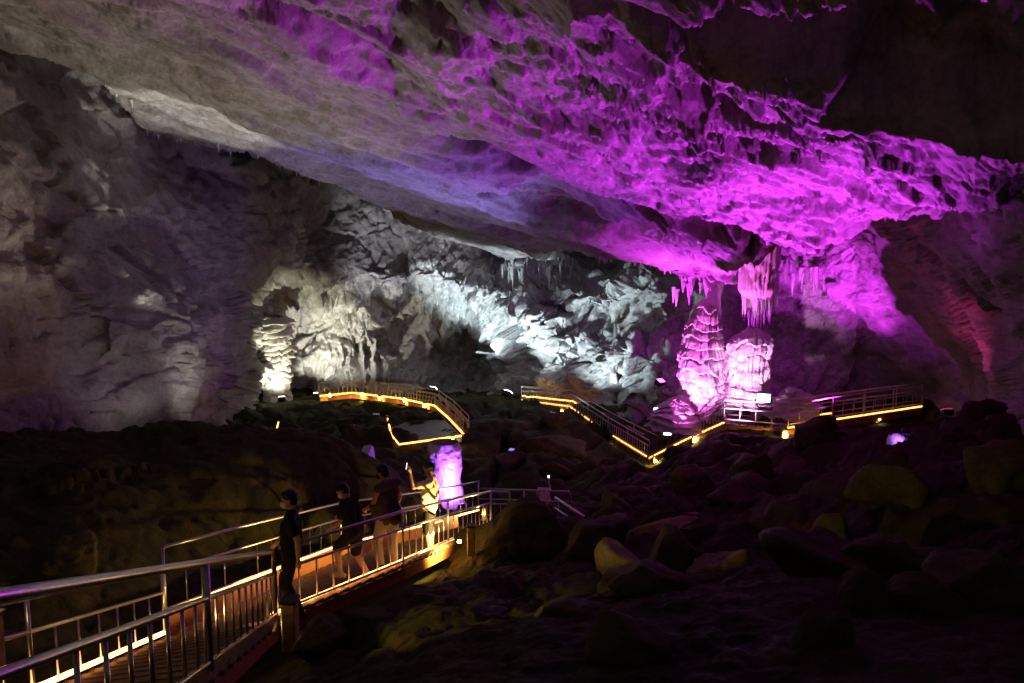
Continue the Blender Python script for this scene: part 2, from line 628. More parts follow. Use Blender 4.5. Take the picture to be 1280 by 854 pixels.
wall_me = grid_mesh("cave_wall", X, Y, Z)
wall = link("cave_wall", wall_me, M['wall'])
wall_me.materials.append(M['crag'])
tag(wall, None, None, None, "structure")
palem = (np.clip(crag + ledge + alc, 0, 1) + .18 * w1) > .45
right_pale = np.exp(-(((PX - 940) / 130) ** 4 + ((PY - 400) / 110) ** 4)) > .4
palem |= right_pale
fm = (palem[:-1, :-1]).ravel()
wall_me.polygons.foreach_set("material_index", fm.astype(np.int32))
wall_me.update()

# ---------- floor: mounds of rock and mud
GP = [(1500, 900, 2.6), (1280, 860, 3.0), (1000, 870, 3.4), (700, 880, 3.8), (560, 830, 5.0), (460, 800, 6.6), (420, 830, 6.2), (350, 900, 5.0), (200, 980, 3.4),
      (385, 800, 7.8), (430, 765, 9.0), (500, 735, 10.5), (560, 705, 12.5), (610, 672, 15.5), (680, 660, 18), (560, 672, 17),
      (300, 850, 8.2), (200, 830, 8.2), (100, 900, 6.0), (0, 950, 5.0), (-150, 950, 5.0),
      (420, 735, 12), (520, 690, 15),
      (120, 690, 9.5), (0, 640, 9.5), (250, 640, 12), (60, 560, 13.5), (150, 543, 15), (250, 546, 15.5), (330, 550, 16), (400, 560, 16), (440, 590, 16),
      (-200, 560, 11), (330, 580, 24), (200, 555, 20), (420, 580, 26), (480, 600, 22), (470, 585, 28), (400, 545, 36), (350, 515, 44), (440, 512, 46), (545, 522, 42), (500, 575, 32), (580, 575, 33), (590, 648, 27), (580, 655, 25), (590, 660, 22), (640, 650, 22),
      (600, 540, 38), (650, 512, 46), (715, 524, 43), (770, 556, 38), (815, 584, 34.5), (860, 560, 31), (905, 541, 28), (975, 543, 27), (1050, 537, 27), (1130, 527, 28),
      (1200, 515, 24), (1290, 540, 16), (620, 600, 31), (700, 618, 27), (800, 640, 22), (900, 620, 19), (1000, 600, 17), (1100, 610, 13), (1290, 620, 10), (1290, 740, 6),
      (1000, 740, 7.5), (800, 740, 8.5), (650, 735, 9.5), (720, 690, 13), (900, 520, 36), (1000, 515, 35), (700, 505, 52), (550, 500, 56), (400, 500, 56)]
gxyz = [P(a, b, c) for a, b, c in GP] + [Vector((0, 0, -1.75)), Vector((6, 0, -1.6)), Vector((-6, 0, -1.9)), Vector((30, 10, -4)), Vector((-30, 15, -4)), Vector((-30, 60, -9)), Vector((30, 60, -7))]
gt = TPS([(v.x, v.y) for v in gxyz], [v.z for v in gxyz], .001)
uu2 = np.linspace(-1.35, 1.35, 460)
yy2 = 1.0 * (70 / 1.0) ** np.linspace(0, 1, 480)
U, Yg = np.meshgrid(uu2, yy2)
Xg = U * Yg
Zg = gt(Xg, Yg)
# keep rock out of the stairs: the strip under the near walkway
WALKC = [(-2.9, 1.5), (-3.5, 5.5), (-3.9, 8.3), (-3.0, 10.5), (-2.4, 13), (-1.0, 17.5), (3, 19.5)]
dw, _ = seg_dist(Xg, Yg, WALKC)
calm = sstep(.6, 1.9, dw)
wq = fbm(Xg * .3, Yg * .3, Xg * 0, 3, seed=80)
fcg = facets(Xg * .7 + wq * .5, Yg * .7, Xg * 0 + .5, seed=81)
fcg2 = facets(Xg * 2.0 + wq, Yg * 2.0, Xg * 0 + .5, seed=82)


def blocks(sc_, seed):
    f1, f2, i, sl = worley(Xg * sc_ + wq * .5, Yg * sc_ + wq * .3, Xg * 0 + .5, seed)
    return np.clip(1 - (f1 / .78) ** 2.6, 0, 1) * (.35 + .9 * i) + .5 * sl * (f1 < .7) - .25 * np.exp(-((f2 - f1) / .06) ** 2)


blk = 1.0 * blocks(.30, 85) + .34 * blocks(.8, 86) + .14 * blocks(2.6, 87) + .10 * facets(Xg * 1.4, Yg * 1.4, Xg * 0 + .5, seed=88)
Zg0 = Zg.copy()
Zg = Zg + (.12 + .88 * calm) * (.8 * blk * sstep(3, 9, Yg) * (.45 + .55 * sstep(9, 14, Yg)) * (1 - .55 * sstep(-3.5, -6, Xg) * (1 - sstep(20, 26, Yg))) + .10 * fcg * sstep(6, 14, Yg) + .05 * fcg2 * sstep(3, 9, Yg) - .25 * sstep(5, 12, Yg) + .2 * fbm(Xg * .5, Yg * .5, Xg * 0, 5, seed=83) * sstep(2, 10, Yg) + .05 * fbm(Xg * 3, Yg * 3, Xg * 0, 4, .6, seed=84))
Zg -= np.where(dw < 1.2, .12, 0)
VIS = [(300, 505, 44), (345, 503, 46), (400, 500, 46.5), (440, 497, 47), (482, 527, 40), (498, 562, 32), (578, 552, 33.5), (590, 640, 23.5), (610, 640, 28), (648, 506, 47), (712, 516, 44), (760, 553, 39.5), (812, 586, 34.5), (860, 563, 30.8), (905, 541, 27.8), (985, 548, 26.8), (1040, 538, 27.5), (1156, 528, 29), (1200, 520, 26)]
PATHV = [(395, 502, 47), (440, 498, 47.5), (503, 505, 46), (545, 514, 43.5), (560, 529, 39.5), (584, 551, 35.5)]
NEARV = [(300, 850, 7.6), (345, 822, 8.2), (385, 800, 8.6), (440, 770, 9.5), (505, 736, 10.8), (570, 706, 13), (592, 694, 14)]


def clear_view(Z, pts, x0, x1, before, after):
    """lay the rubble low where the photograph looks over it at a walkway"""
    gx = 640 + FPX * Xg / (Yg * CT - Z * ST)
    vy = np.interp(gx, [v[0] for v in pts], [v[1] for v in pts])
    vd = np.interp(gx, [v[0] for v in pts], [v[2] for v in pts])
    zl = ray(0, vy)[1] * Yg
    w = sstep(vd - before, vd - before * .7, Yg) * (1 - sstep(vd + after, vd + after + .8, Yg)) * sstep(x0, x0 + 8, gx) * (1 - sstep(x1 - 8, x1, gx))
    return np.where((Z > zl) & (w > 0), Z + (zl - Z) * w, Z)


Zg = clear_view(Zg, VIS, 295, 1205, 16, .4)
Zg = clear_view(Zg, PATHV, 390, 590, 20, .6)
Zg = clear_view(Zg, NEARV, 300, 600, 5, .3)
floor = link("cave_floor", grid_mesh("cave_floor", Xg, Yg, Zg), M['floor'])
tag(floor, None, None, None, "structure")


def ground_z(x, y):
    i = min(np.searchsorted(yy2, y), 479)
    j = min(np.searchsorted(uu2, x / y), 459)
    return float(Zg[i, j])



# ================================================================== FLOODLIGHTS (fixture + its own light)
lens_cache = {}


def floodlight(loc, aim, col, power, label, spot=75, size=.12, big=1.0, lens=25.0, group="floodlights on the cave rocks", blend=.6, lenscol=None):
    loc = Vector(loc)
    root = empty("floodlight", loc, label, "floodlight", group)
    d = (Vector(aim) - loc).normalized()
    rot = frame_rot(d)
    bm = bmesh.new()
    add_box(bm, (.34 * big, .16 * big, .24 * big), (0, 0, 0), rot, .02 * big)
    for q in (-.12, -.06, 0, .06, .12):
        add_box(bm, (.012 * big, .06 * big, .2 * big), rot @ Vector((q * big, -.10 * big, 0)), rot)
    link("housing", bm_mesh("housing", bm), M['housing'], root)
    lc = lenscol or col
    key = (tuple(lc), lens)
    if key not in lens_cache:
        lens_cache[key] = emit_mat("lamp_glass", lc, lens)
    bm = bmesh.new()
    add_box(bm, (.30 * big, .012, .20 * big), rot @ Vector((0, .088 * big, 0)), rot)
    link("lens", bm_mesh("lens", bm), lens_cache[key], root)
    bm = bmesh.new()
    add_tube(bm, [(-.2 * big, 0, 0), (-.2 * big, 0, -.24 * big), (.2 * big, 0, -.24 * big), (.2 * big, 0, 0)], .014 * big, 6)
    link("bracket", bm_mesh("bracket", bm), M['darksteel'], root)
    ld = bpy.data.lights.new("lamp_light", 'SPOT')
    ld.energy = power
    ld.color = col
    ld.spot_size = R(spot)
    ld.spot_blend = blend
    ld.shadow_soft_size = size
    lo = bpy.data.objects.new("lamp_light", ld)
    C.objects.link(lo)
    lo.parent = root
    lo.location = d * (.16 * big)
    lo.rotation_mode = 'QUATERNION'
    lo.rotation_quaternion = d.to_track_quat('-Z', 'Y')
    return root




def gpt(px, d, up=.3):
    """a spot on the ground under picture column px, d metres away"""
    x = float(ray(px, 500)[0]) * d
    return Vector((x, d, ground_z(x, d) + up))


MAG = (.76, .045, 1.0)
PINK = (1.0, .15, .95)
VIO = (.34, .14, 1.0)
COOL = (.70, .88, 1.0)
WHITE = (1.0, .97, .86)
WARM = (1.0, .55, .18)

# magenta lamps washing the roof and the column hall
q = P(825, 478, 36)
floodlight(q, q + Vector((3.0, -3.5, 8)), MAG, 8000, "magenta floodlight glowing in the dark gap left of the tall stalagmite", 120, big=1.6, lens=12, blend=1.0)
floodlight(P(955, 499, 29.4), (4.5, 16.0, 3.2), MAG, 14000, "big floodlight with a blue white face on the deck in front of the broad stalagmite", 46, big=2.0, blend=.7, lens=9, lenscol=(.45, .55, 1.0))
floodlight(gpt(1135, 16.2, .15), P(1121, 568, 17), VIO, 60, "small violet floodlight at the foot of the shining shard", 70, big=.6, lens=.8)
floodlight(gpt(1150, 18.5), (6.6, 16.0, 3.0), MAG, 7000, "magenta floodlight on the dark right slope beyond the shining shard", 66, lens=.8, blend=.9)
floodlight(gpt(700, 32), (.5, 21.0, 4.0), (.50, .07, 1.0), 7000, "violet floodlight among the boulders under the stepped walkway", 46, lens=.8, blend=.9)
floodlight(gpt(640, 33), (-3.5, 28, 4.6), (.36, .25, 1.0), 9000, "blue violet floodlight behind the rock hump left of the stepped walkway", 46, lens=.8, blend=.9)
floodlight(P(902, 500, 32.5), (-4.5, 26.5, 4.6), (.36, .15, 1.0), 26000, "violet floodlight low between the two stalagmites", 42, big=1.0, blend=.8)
floodlight(P(823, 514, 33), (4.0, 14.0, -2.5), (.75, .72, 1.0), 120, "small blue white floodlight beside the foot of the tall stalagmite", 60, big=1.7, lens=9, lenscol=(.55, .6, 1.0))
floodlight(P(834, 541, 33.0), (4.0, 12.0, -2.0), (.75, .72, 1.0), 120, "small blue white floodlight at the low end of the stair to the stalagmites", 60, big=1.3, lens=9, lenscol=(.6, .65, 1.0))
floodlight(gpt(846, 28.5), P(880, 440, 32), PINK, 8000, "pink floodlight on the rocks below the stair in front of the tall stalagmite", 56, lens=.8, big=1.3)
floodlight(gpt(918, 26.0), P(936, 455, 32), (1.0, .42, 1.0), 4200, "pale magenta floodlight on the slope below the platform in front of the broad stalagmite", 46, big=1.0, lens=.8, blend=.9)
floodlight(gpt(1030, 26.8), P(1062, 325, 33), MAG, 11000, "magenta floodlight on the slope below the right end of the platform", 48, big=1.0, blend=1.0, lens=.8)
floodlight(gpt(1185, 20.0), P(1130, 300, 23), (1.0, .06, .36), 300, "rose floodlight in the rocks at the far right end of the walkway", 135, big=1.0, blend=1.0, lens=.8)  # unseen lamp added to redden the right wall
# white lamps of the far alcove
floodlight(P(634, 492, 47.5), P(685, 405, 50), COOL, 5200, "white floodlight at the left end of the stepped walkway", 84, big=2.2, lens=20)
floodlight(gpt(690, 40.5), P(765, 415, 45), COOL, 4200, "white floodlight on the mound in front of the stepped walkway", 75, lens=.8, big=1.4)
floodlight(P(541, 487, 50), P(598, 380, 55), COOL, 7500, "white floodlight above the bend of the lit path", 80, big=1.8, lens=20)
floodlight(P(395, 494, 49.5), P(425, 410, 56), WHITE, 2900, "white floodlight at the left end of the lit path", 90, big=1.4, lens=20)
floodlight(P(352, 499, 43), P(347, 430, 47), (1, 1, .74), 2400, "white floodlight at the foot of the bright flowstone strip", 90, big=1.4, lens=20)
floodlight(gpt(470, 41), P(515, 282, 54), (.82, .84, 1.0), 9000, "white floodlight on the slope left of the viewing platform aimed at the grey wall", 50, big=1.4, lens=.8, blend=.9)  # fill lamp put in to brighten the grey upper wall
floodlight(gpt(440, 36), (-5.5, 32.0, 5.0), (.58, .50, 1.0), 2600, "white floodlight on the brown slope left of the viewing platform", 80, lens=.8, big=1.0, blend=.9)
floodlight(gpt(255, 19.5), P(120, 300, 22), (1, .92, .84), 100, "white floodlight hidden behind the dark left mound facing the left wall", 140, big=1.0, lens=.8, blend=1.0)  # added fill, lifts the dim left wall
floodlight(gpt(300, 21.5), P(250, 240, 34), (1, .92, .86), 620, "white floodlight hidden behind the left mound facing the corner of the left wall", 90, big=1.0, lens=.8, blend=1.0)  # another added fill, for the dark corner under the roof lip
# the lamps behind the left mound that light the roof and its lip
floodlight(gpt(235, 20.5), (-13.0, 25.0, 7.2), (1, .97, .9), 5200, "white floodlight hidden behind the dark left mound aimed at the roof lip", 40, lens=.8, big=1.0)
floodlight(gpt(330, 20.5), (-8.0, 16.0, 6.0), (1, .88, .72), 1700, "white floodlight hidden behind the dark left mound aimed straight up", 95, lens=.8, big=1.0)

# ================================================================== FORMATIONS
def lathe_rock(name, prof, H, layers, amp, drip, seed, nth=170, nz=240, flute=.05, wob=.12, ex=1.0):
    """a dripstone column: prof = radius at heights 0..1, layers = number of overhanging skirts"""
    t = np.linspace(0, 1, nz)[:, None] * np.ones((1, nth))
    th = np.linspace(0, 2 * math.pi, nth, endpoint=False)[None, :] * np.ones((nz, 1))
    cx, sy = np.cos(th), np.sin(th)
    base = np.interp(t, [p[0] for p in prof], [p[1] for p in prof])
    ph = t * layers + .55 * fbm(cx * 1.1, sy * 1.1, t * 3.5, 3, seed=seed) + drip * ridged(cx * 5, sy * 5, t * .6, 3, seed=seed + 1) + .12 * fbm(cx * 2.5, sy * 2.5, t * 8, 3, seed=seed + 7)
    f = ph - np.floor(ph)
    la = .55 + .9 * np.clip(.5 + fbm(cx * .9, sy * .9, np.floor(ph) * 1.7, 2, seed=seed + 2), 0, 1)
    skirt = np.where(f < .10, f / .10, np.sqrt(np.clip(1 - f ** 2.2, 0, 1)) * .75 + .25 * (1 - f))
    r = base * (1 + amp * la * skirt - amp * .5)
    r = r + flute * base * ridged(cx * 6, sy * 6, t * 1.5, 4, seed=seed + 3) + .05 * base * fbm(cx * 3, sy * 3, t * 14, 4, seed=seed + 4)
    ox = wob * fbm(t * 2, t * 0, t * 0, 2, seed=seed + 5)
    oy = wob * fbm(t * 2, t * 0 + 5, t * 0, 2, seed=seed + 6)
    me = grid_mesh(name, r * cx * ex + ox, r * sy + oy, t * H, wrap=True)
    return me


b = P(880, 524, 32.2)
H = P(886, 374, 32.2).z - b.z
tall = link("stalagmite", lathe_rock("stalagmite", [(0, 1.40), (.12, 1.26), (.3, 1.16), (.5, 1.08), (.7, .90), (.86, .68), (.95, .45), (1, .12)], H, 12, .20, .22, 101, wob=.3, flute=.13), M['flow'], loc=b)
tag(tall, "tall magenta lit stalagmite of stacked dripping skirts left of the broad one", "stalagmite")
b = P(936, 506, 31.5)
H = P(936, 410, 31.5).z - b.z
broad = link("stalagmite", lathe_rock("stalagmite", [(0, .94), (.15, .86), (.4, .86), (.66, .96), (.8, .98), (.88, .80), (.94, .50), (1, .22)], H, 5, .24, .26, 131, flute=.20), M['flow'], loc=b)
tag(broad, "broad overexposed white stalagmite with fluted sides and a ragged flat top", "stalagmite")
b = P(848, 524, 31.8)
link_ = link("flowstone_mound", lathe_rock("flowstone_mound", [(0, 1.5), (.3, 1.2), (.6, .8), (.9, .35), (1, .05)], 1.7, 6, .4, .12, 151), M['flow'], loc=b - Vector((0, 0, .4)))
tag(link_, "low rippled flowstone mound at the left foot of the tall stalagmite", "flowstone")
b = P(891, 440, 35)
col = link("cave_column", lathe_rock("cave_column", [(0, .6), (.3, .42), (.7, .40), (1, .7)], P(891, 335, 35).z - b.z, 7, .2, .12, 161, nth=80, nz=140), M['flow'], loc=b)
tag(col, "slim magenta column in the shade between the two stalagmites", "column")
b = P(347, 500, 47)
strip = link("flowstone_column", lathe_rock("flowstone_column", [(0, .95), (.12, .8), (.3, 1.0), (.7, 1.25), (.92, 1.35), (1, .9)], P(347, 396, 47).z - b.z, 14, .35, .16, 171, nth=110), M['flow'], loc=b)
tag(strip, "bright yellow white flowstone column at the left edge of the far alcove", "column")
b = P(988, 520, 30.5)
pk = link("rock_mound", lathe_rock("rock_mound", [(0, 1.1), (.3, 1.0), (.6, .7), (.9, .3), (1, .05)], 1.5, 3, .3, .1, 181, nth=100, nz=80, wob=.3, ex=1.2), M['flow'], loc=b)
tag(pk, "pink lit rounded rock right of the broad stalagmite behind the railing", "rock")


def stalactite_mesh(seed, seg=9, n=14):
    q = np.random.RandomState(seed)
    t = np.linspace(0, 1, n)[:, None] * np.ones((1, seg))
    th = np.linspace(0, 2 * math.pi, seg, endpoint=False)[None, :] * np.ones((n, 1))
    r = (1 - t) ** .75 * (1 + .25 * fbm(np.cos(th), np.sin(th), t * 5, 3, seed=seed)) + .01
    return grid_mesh("stalactite", r * np.cos(th) + .3 * t * (q.rand() - .5), r * np.sin(th), -t, wrap=True)


ST_ME = [stalactite_mesh(200 + q) for q in range(6)]
for me in ST_ME:
    me.materials.append(M['flow'])


def stalactite(parent, loc, length, rad, world=True):
    o = bpy.data.objects.new("stalactite", random.choice(ST_ME))
    C.objects.link(o)
    o.parent = parent
    o.location = Vector(loc) - (parent.location if world else Vector((0, 0, 0)))
    o.scale = (rad, rad, length)
    o.rotation_euler = (random.uniform(-.06, .06), random.uniform(-.06, .06), random.uniform(0, 6))
    return o


# the hanging cluster over the broad stalagmite
b = P(952, 296, 32.5)
top = Vector((b.x, b.y, b.z + 3.5))
hang = empty("stalactite_cluster", top, "long hanging curtain of pale stalactites above the broad stalagmite", "stalactite")
HL = top.z - P(945, 376, 32.5).z
core = lathe_rock("core", [(0, .25), (.03, .66), (.08, .86), (.4, .90), (1, 1.1)], HL, 4, .10, .25, 191, nth=120, nz=120, flute=.16)
link("core", core, M['flow'], hang, (0, 0, -HL))
for q in range(90):
    a = random.uniform(0, 2 * math.pi)
    rr = .86 * random.random() ** .35
    ln = random.uniform(.8, 2.0) * (1 - .25 * abs(math.cos(a)))
    stalactite(hang, (math.cos(a) * rr, math.sin(a) * rr * .9, -HL + random.uniform(.5, 2.0)), ln * random.uniform(.6, 1.0) + .9, random.uniform(.06, .15), False)


# fringes of small stalactites: pieces of the roof and of the wall
def fringe(pix, n, lo, hi, rlo, rhi, jit=.5, parent=ceiling, dz=.15):
    pl = [Vector((*p, 0)) for p in cpoly(pix)]
    for q in range(n):
        t = random.random() * (len(pl) - 1)
        k = int(t)
        v = pl[k].lerp(pl[min(k + 1, len(pl) - 1)], t - k)
        x, y = v.x + random.uniform(-jit, jit), v.y + random.uniform(-jit, jit)
        stalactite(parent, (x, y, ceil_z(x, y) + dz), random.uniform(lo, hi) * random.random() ** .6 + lo * .5, random.uniform(rlo, rhi))


fringe([(165, 150), (255, 176), (330, 194), (400, 224)], 46, .15, .5, .04, .10)
fringe([(120, 86), (180, 158)], 10, .15, .4, .05, .1)
fringe([(750, 320), (800, 330), (860, 343), (925, 356)], 36, .2, .7, .05, .12, .5)
fringe([(820, 240), (900, 255), (960, 262)], 16, .15, .5, .02, .05, .8)
for q in range(34):
    x, y, d = random.uniform(980, 1070), random.uniform(322, 345), random.uniform(33.5, 35)
    stalactite(wall, P(x, y, d), random.uniform(.5, 1.6), random.uniform(.08, .18))
for q in range(30):
    x, y, d = random.uniform(625, 720), random.uniform(318, 338), random.uniform(51.5, 54)
    stalactite(wall, P(x, y, d), random.uniform(1.0, 2.8), random.uniform(.08, .2))
for q in range(9):
    x, y, d = random.uniform(840, 905), random.uniform(345, 368), random.uniform(35, 37)
    stalactite(wall, P(x, y, d), random.uniform(.5, 1.4), random.uniform(.1, .2))


# ---------- boulders
def boulder(loc, size, label, seed, mat='boulder', ncut=18, peak=0.0, sub=5, rough=.075, rz=0.0, name="boulder", up=0.0):
    q = np.random.RandomState(seed)
    bm = bmesh.new()
    bmesh.ops.create_icosphere(bm, subdivisions=sub, radius=1.0)
    V = np.array([v.co[:] for v in bm.verts])
    n = q.normal(size=(ncut, 3))
    n /= np.linalg.norm(n, axis=1, keepdims=True)
    h_ = q.uniform(.55, .92, ncut)
    if peak:
        n = np.array([[1, .1, .62], [-1, -.1, .66], [.1, -1, .55], [0, 1, .6], [.5, -.8, .7], [-.6, -.7, .75]])
        n /= np.linalg.norm(n, axis=1, keepdims=True)
        h_ = np.array([.52, .52, .55, .55, .60, .62])
        n2 = q.normal(size=(16, 3))
        n2 /= np.linalg.norm(n2, axis=1, keepdims=True)
        n = np.concatenate([n, n2, [[0.05, 0, 1]]])
        h_ = np.concatenate([h_, q.uniform(.60, .78, 16), [.80]])
    sc_ = (V @ n.T) / h_
    # soft minimum of the cutting planes gives worn edges
    mx = np.log(np.exp(np.clip(sc_, -5, 5) * 24).sum(1)) / 24
    mx = np.maximum(mx, .82)
    V = V / mx[:, None]
    o_ = seed * 3.7
    V = V * (1 + rough * 2.0 * fbm(V[:, 0] * 1.4 + o_, V[:, 1] * 1.4, V[:, 2] * 1.4, 5, seed=seed)[:, None] + rough * .6 * ridged(V[:, 0] * 4 + o_, V[:, 1] * 4, V[:, 2] * 4, 4, seed=seed + 1)[:, None])
    for v, c in zip(bm.verts, V):
        v.co = Vector(c) * 1.0
        v.co.x *= size[0]
        v.co.y *= size[1]
        v.co.z *= size[2]
    bm.normal_update()
    for f in bm.faces:
        f.smooth = True
    o = link(name, bm_mesh(name, bm), M[mat], None, loc)
    o.rotation_euler = (0, 0, rz)
    return tag(o, label, "boulder", "boulders on the cave floor")


boulder(P(652, 700, 12.6), (2.35, 1.5, 1.6), "large dark wedge shaped boulder hiding the bend of the near walkway", 301, ncut=6, peak=1.0, sub=6, rough=.10)
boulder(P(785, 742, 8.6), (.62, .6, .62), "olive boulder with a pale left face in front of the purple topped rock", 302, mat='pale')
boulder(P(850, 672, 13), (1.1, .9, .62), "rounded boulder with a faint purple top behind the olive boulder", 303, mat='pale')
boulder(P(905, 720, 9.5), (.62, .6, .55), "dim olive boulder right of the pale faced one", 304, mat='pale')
boulder(P(720, 800, 6.0), (.62, .6, .5), "dark boulder low in front of the olive boulder", 305)
boulder(P(408, 800, 6.9), (.36, .4, .3), "small mossy rock beside the yellow post at the stair foot", 306)
boulder(P(470, 790, 7.2), (.55, .5, .36), "dark flat rock right of the small mossy rock", 307)
boulder(P(530, 752, 9.6), (.34, .4, .22), "small orange lit rock under the walkway edge", 308)
boulder(P(570, 790, 7.6), (.62, .6, .42), "dark rounded rock below the small orange lit rock", 309)
boulder(P(940, 640, 14.5), (1.2, 1.0, .8), "dark boulder below the walkway platform by the stalagmites", 310)
boulder(P(1030, 628, 15), (1.1, 1.0, .7), "faint pink boulder under the right end of the walkway", 311)
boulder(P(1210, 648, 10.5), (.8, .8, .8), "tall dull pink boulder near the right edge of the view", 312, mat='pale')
boulder(P(1030, 850, 4.2), (.62, .5, .18), "flat slab with a faint pink top at the bottom edge", 313)
boulder(P(1110, 720, 8), (.9, .8, .55), "plain black boulder strewn over the unlit rubble slope at the lower right", 314)['group'] = 'boulders in the unlit rubble slope'
boulder(P(880, 810, 5.6), (.6, .6, .4), "plain black boulder strewn over the unlit rubble slope at the lower right", 315)['group'] = 'boulders in the unlit rubble slope'
boulder(P(95, 700, 9.0), (.5, .5, .4), "dim olive rock on the dark left mound behind the railing", 316)
boulder(P(862, 628, 23), (1.5, 1.3, .9), "big dark boulder under the lowest point of the stepped walkway", 317)
boulder(P(690, 565, 36), (2.4, 2.0, 1.5), "dark purple boulder under the stepped walkway", 318)
boulder(P(640, 545, 40), (2.2, 2.0, 1.6), "dark rock hump left of the stepped walkway", 319)
boulder(P(458, 574, 25), (.5, .5, .55), "pale orange lit rock behind the heads of the visitors", 320, mat='crag')
boulder(P(1121, 568, 17.0), (.24, .22, .5), "small pale shard of rock shining violet on the dark right slope", 321, mat='flow', ncut=7, sub=4)
boulder(P(1085, 570, 19), (.7, .6, .5), "dark rock just left of the shining shard", 322)

for q in range(26):
    d_ = 4.2 * (22 / 4.2) ** random.random()
    a_ = random.uniform(700, 1290) if d_ < 14 else random.uniform(760, 1030)
    sz_ = random.uniform(.28, .52) * (d_ / 6) ** .6
    boulder(gpt(a_, d_, sz_ * .25), (sz_ * random.uniform(.9, 1.4), sz_ * random.uniform(.8, 1.2), sz_ * random.uniform(.6, .95)), "plain black boulder strewn over the unlit rubble slope at the lower right", 400 + q, sub=4, rz=random.uniform(0, 6))['group'] = 'boulders in the unlit rubble slope'
for q, (a_, d_, sz_) in enumerate([(918, 26.0, .45), (440, 36, .7), (1150, 18.5, .55), (700, 32, .8), (640, 33, .8), (690, 40.5, .9), (846, 28.5, .6), (235, 20.5, .5), (330, 20.5, .5)]):  # rocks added in front of hidden lamps to cover their lenses
    v = gpt(a_, d_ - sz_ * 1.5, .12)
    v.z = max(v.z, gpt(a_, d_, .3).z - .15)
    boulder(v, (sz_ * 1.1, sz_ * .7, sz_ * .85), ["dark rock on the slope just below the platform by the stalagmites", "dark rock on the brown slope left of the viewing platform", "dark rock on the right slope screening a magenta lamp", "dark rock screening the violet lamp under the stepped walkway", "dark rock at the foot of the hump left of the stepped walkway",
            "dark rock on the mound just below the stepped walkway", "dark rock under the stair to the stalagmites", "dark rock on the crest of the left mound farther from the railing", "dark rock on the crest of the left mound nearer to the bright flowstone"][q], 340 + q, sub=4)
# ---------- violet light plume under the platform, shaped as a solid pillar
b = P(559, 646, 25.6)
HH = P(559, 553, 25.6).z - b.z
pil = link("flowstone_pillar", lathe_rock("flowstone_pillar", [(0, .78), (.2, .66), (.6, .64), (.9, .70), (1, .60)], HH, 2, .03, .05, 331, nth=120, nz=140, flute=.035), M['flow'], loc=b)
tag(pil, "fluted flowstone pillar glowing violet below the lit platform", "flowstone")
floodlight(P(577, 633, 23.9), P(559, 592, 25.4), (.38, .10, 1.0), 1500, "violet floodlight at the foot of the glowing flowstone pillar", 120, big=.8, lens=10, blend=1.0)

# ================================================================== WALKWAYS
UP = Vector((0, 0, 1))
_bal = {}


def unit_baluster(r):
    if r not in _bal:
        bm = bmesh.new()
        add_tube(bm, [(0, 0, 0), (0, 0, 1)], r, 6)
        _bal[r] = bm_mesh("baluster", bm)
        _bal[r].materials.append(M['steel'])
    return _bal[r]


def resample(pts, step):
    out = []
    for a, b in zip(pts, pts[1:]):
        n = max(1, round((b - a).length / step))
        out += [a.lerp(b, k / n) for k in range(n)]
    return out + [pts[-1]]


def railing(label, top, mid=.33, bot=.92, deck=1.05, r=.028, spacing=.34, posts=None, mat='steel', near=True, ends=(False, False), group=None, postr=None, name="railing"):
    """top: points of the handrail, one per bend; every post, rail and bar is a part"""
    base = top[0] - UP * deck
    root = empty(name, base, label, "railing", group)
    L = lambda v: v - base
    seg = 10 if near else 6
    tp = list(top)
    if ends[0]:
        tp = [top[0] - UP * (deck - .02), top[0] - UP * .09] + [top[0] + (top[1] - top[0]).normalized() * .07] + tp[1:]
    if ends[1]:
        tp = tp[:-1] + [top[-1] + (top[-2] - top[-1]).normalized() * .07, top[-1] - UP * .09, top[-1] - UP * (deck - .02)]
    bm = bmesh.new()
    add_tube(bm, [L(v) for v in tp], r, seg)
    link("handrail", bm_mesh("handrail", bm), M[mat], root)
    for nm, dz, rr in (("middle_rail", mid, r * .8), ("bottom_rail", bot, r * .7)):
        bm = bmesh.new()
        add_tube(bm, [L(v - UP * dz) for v in top], rr, seg)
        link(nm, bm_mesh(nm, bm), M[mat], root)
    pp = posts if posts is not None else top
    for v in pp:
        bm = bmesh.new()
        add_tube(bm, [L(v - UP * deck), L(v - UP * .01)], postr or r * .85, seg)
        add_tube(bm, [L(v - UP * deck), L(v - UP * (deck - .012))], (postr or r) * 2.0, seg)
        link("post", bm_mesh("post", bm), M[mat], root)
    bars = []
    for a, c in zip(top, top[1:]):
        n = max(1, round((c - a).length / spacing))
        bars += [a.lerp(c, k / n) for k in range(1, n)]
    if near:
        me = unit_baluster(round(r * .42, 4))
        for v in bars:
            o = bpy.data.objects.new("baluster", me)
            C.objects.link(o)
            o.parent = root
            o.location = L(v - UP * bot)
            o.scale = (1, 1, bot - mid)
    elif bars:
        bm = bmesh.new()
        for v in bars:
            add_tube(bm, [L(v - UP * bot), L(v - UP * mid)], r * .5, 4, False)
        o = link("balusters", bm_mesh("balusters", bm), M[mat], root)
        o['kind'] = 'stuff'
    return root


def along(pts, t):
    ls = [(b - a).length for a, b in zip(pts, pts[1:])]
    s = t * sum(ls)
    for a, b, l in zip(pts, pts[1:], ls):
        if s <= l:
            return a.lerp(b, s / l)
        s -= l
    return pts[-1].copy()


